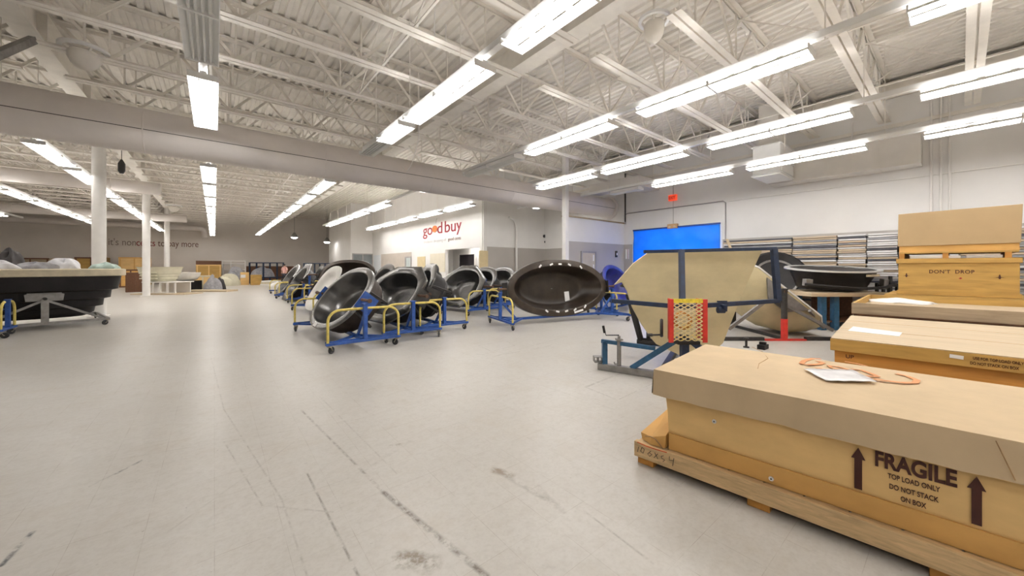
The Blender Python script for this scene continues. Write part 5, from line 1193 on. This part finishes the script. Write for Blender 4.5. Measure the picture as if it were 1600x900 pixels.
MB().loft([ring(ell(.75, .6, 2.5), z, k) for k, z in ((.4, .62), (.75, .72), (.95, .95), (1.0, 1.15), (.93, 1.12), (.7, .78), (.3, .68))], True, True).build('shell', M['white_gel'], o, smooth=40)
MB().bb(-.5, .6, -.4, .5, .0, .64).build('block', M['black'], o)
boxy('carton', 'long low kraft carton with a pale strap right of the white shell', 'carton', 298, 335, 430.5, 31.6, 0, 1.0, M['card'], None, M['cream'])
heap(CF((332-800)/FPX*23.3, 23.3, 0), .42, .30, .80, M['cloth_grey'], 'cloth_heap', 'grey cloth heap at the end of the long low kraft carton', 'cloth', 11)
heap(CF((343-800)/FPX*23.9, 23.9, 0), .30, .3, .66, M['cloth_dark'], 'sheet_heap', 'black wrapped bundle right of the grey cloth heap', 'bundle', 12)
o = MB().box((0,0,.05), (2.6, .9, .10)).build('flat_board', M['ply_pale'], None); o.location = CF((330-800)/FPX*22.3, 22.3, 0); o.rotation_euler = (0,0,-YAW); tag(o, 'pale flat board on the floor in front of the grey cloth heap', 'board')
boxy('shipping_crate', 'tall pale kraft crate with dark shelf top left of the white frame', 'crate', 306, 346, 413.5, 41.2, 0, 1.6, M['ply'], None, M['card'])
o = boxy('shelf_unit', 'dark brown shelf standing on top of the tall pale kraft crate', 'shelf', 306, 346, 407.5, 41.3, 0, 1.4, M['brown_wood'], 1.70, M['brown_wood'])
wf = thing('tube_rack', 'white tubular frame behind the grey goods near the back wall', 'frame', CF((366-800)/FPX*34, 34, 0), -YAW); s_ = MB()
for a in (-1.05, -.3, 1.05): s_.bb(a-.04, a+.04, -.04, .04, 0, 2.05)
for z in (1.2, 1.75, 2.0): s_.bb(-1.05, 1.05, -.03, .03, z, z+.08)
s_.build('bars', M['column'], wf)
heap(CF((367-800)/FPX*31.5, 31.5, 0), .7, .6, 1.15, M['cloth_grey'], 'cloth_heap', 'big grey wrapped heap in front of the white frame', 'bundle', 13)
heap(CF((357-800)/FPX*29, 29, 0), .7, .45, .72, M['cream_tub'], 'cloth_heap', 'greenish cream heap on the floor before the big grey heap', 'bundle', 14)
o = boxy('carton', 'orange kraft carton with a white label right of the grey heap', 'carton', 376, 389, 425.5, 37.5, 0, .8, M['card'], None, M['card'])
MB().bb(-.28, .05, -.03, -.026, .60, .85).build('label_sheet', M['paper'], o)
boxy('carton', 'yellow kraft carton in front of the blue rack', 'carton', 392, 409, 429.5, 36.8, 0, .9, M['ply'], None, M['ply'])
def rack(pxa, pxb, pyt, d, label, m):
    a, b = (pxa-800)/FPX*d, (pxb-800)/FPX*d; zt = H-(pyt-HORIZON)*d/FPX; o = thing('steel_rack', label, 'rack', CF((a+b)/2, d, 0), -YAW); w_ = b-a
    for s in (-.5, 0, .5):
        for y in (0, .9): MB().bb(w_*s-.05, w_*s+.05, y-.05, y+.05, 0, zt).build('upright', m, o)
    for z in (.5, zt-.08): MB().bb(-w_/2, w_/2, -.04, .04, z, z+.08).bb(-w_/2, w_/2, .86, .94, z, z+.08).build('beam', m, o)
    return o
rack(390, 433, 410, 33, 'navy steel rack in front of the dark brown panels', M['navy'])
rack(475, 508, 411, 33, 'dark steel rack behind the far aisle moulds', M['navy'])
heap(CF((410-800)/FPX*33.4, 33.45, .585), .8, .30, .75, M['cloth_grey'], 'cloth_heap', 'grey goods lying on the navy steel rack', 'bundle', 15)
boxy('dark_crate', 'long dark brown panel crate behind the person at the back', 'crate', 383, 468, 416, 42.8, 0, .8, M['brown_wood'], None, M['brown_wood'])
for k in range(3):
    o = MB().box((0,0,0), (1.5-.1*k, .9, .12)).build('white_slab', M['white_gel'] if k != 1 else M['cream'], None, bevel=.01); o.location = CF((420-800)/FPX*29.5, 30, .06+.13*k); o.rotation_euler = (0, 0, -YAW+.05*k)
    tag(o, ('lowest', 'middle', 'topmost')[k]+' white slab of the low stack right of the yellow carton', 'slab', 'white slabs at the back')
heap(CF((430-800)/FPX*28, 28.3, 0), .55, .4, .30, M['white_gel'], 'cloth_heap', 'white padded pillow shape on the floor by the far aisle trolleys', 'cushion', 16)
# ------------------------------------------------------------------ person walking at the back
pc_ = CF((444.5-800)/FPX*30.5, 30.5, 0); pr = thing('person', 'person in a pink shirt with dark hair walking away at the back', 'person', pc_, -YAW-.25)
def skin_obj(name, verts, edges, rad, m, parent, sub=2):
    me = bpy.data.meshes.new(name); me.from_pydata(verts, edges, []); o = bpy.data.objects.new(name, me); COL.objects.link(o); o.parent = parent
    md = o.modifiers.new('skin', 'SKIN'); md.use_smooth_shade = True
    for i, r in enumerate(rad):
        sv = me.skin_vertices[0].data[i]; r = r if isinstance(r, tuple) else (r, r); sv.radius = r
    me.skin_vertices[0].data[0].use_root = True
    s = o.modifiers.new('sub', 'SUBSURF'); s.levels = sub; s.render_levels = sub; me.materials.append(m); return o
BV = [(0,0,.95), (0,0,1.12), (0,0,1.32), (0,.0,1.44), (0,.0,1.52), (0,-.01,1.60), (0,-.01,1.70),
      (.19,0,1.42), (.25,.02,1.15), (.23,-.10,.92), (-.19,0,1.42), (-.25,-.02,1.15), (-.22,-.06,.92),
      (.10,0,.90), (.11,-.10,.50), (.11,-.02,.09), (-.10,0,.90), (-.11,.12,.50), (-.11,.28,.12), (.11,-.16,.04), (-.11,.16,.05)]
BE = [(0,1), (1,2), (2,3), (3,4), (4,5), (5,6), (3,7), (7,8), (8,9), (3,10), (10,11), (11,12), (0,13), (13,14), (14,15), (0,16), (16,17), (17,18), (15,19), (18,20)]
BR = [(.15,.10), (.13,.09), (.16,.10), (.12,.08), .05, (.07,.085), (.065,.08), .055, .042, .032, .055, .042, .032, .085, .058, .04, .085, .058, .04, .035, .035]
skin_obj('body', BV, BE, BR, M['skin'], pr)
skin_obj('shirt', [(0,0,.93), (0,0,1.12), (0,0,1.32), (0,0,1.45), (.20,0,1.42), (.25,.02,1.19), (-.20,0,1.42), (-.25,-.02,1.19)], [(0,1), (1,2), (2,3), (3,4), (4,5), (3,6), (6,7)], [(.175,.125), (.155,.115), (.185,.125), (.10,.09), .075, .07, .075, .07], M['pink'], pr)
skin_obj('trousers', [(0,0,.95), (.10,0,.88), (.11,-.10,.50), (.11,-.02,.12), (-.10,0,.88), (-.11,.12,.50), (-.11,.27,.15)], [(0,1), (1,2), (2,3), (0,4), (4,5), (5,6)], [(.165,.12), .10, .075, .06, .10, .075, .06], M['trousers'], pr)
skin_obj('hair', [(0,-.01,1.60), (0,-.02,1.68), (0,-.01,1.745)], [(0,1), (1,2)], [(.085,.095), (.105,.115), (.06,.07)], M['hair'], pr)
skin_obj('shoes', [(.11,.02,.045), (.11,-.17,.04)], [(0,1)], [.05, .045], M['hair'], pr); skin_obj('shoes', [(-.11,.30,.055), (-.11,.13,.045)], [(0,1)], [.05, .045], M['hair'], pr)
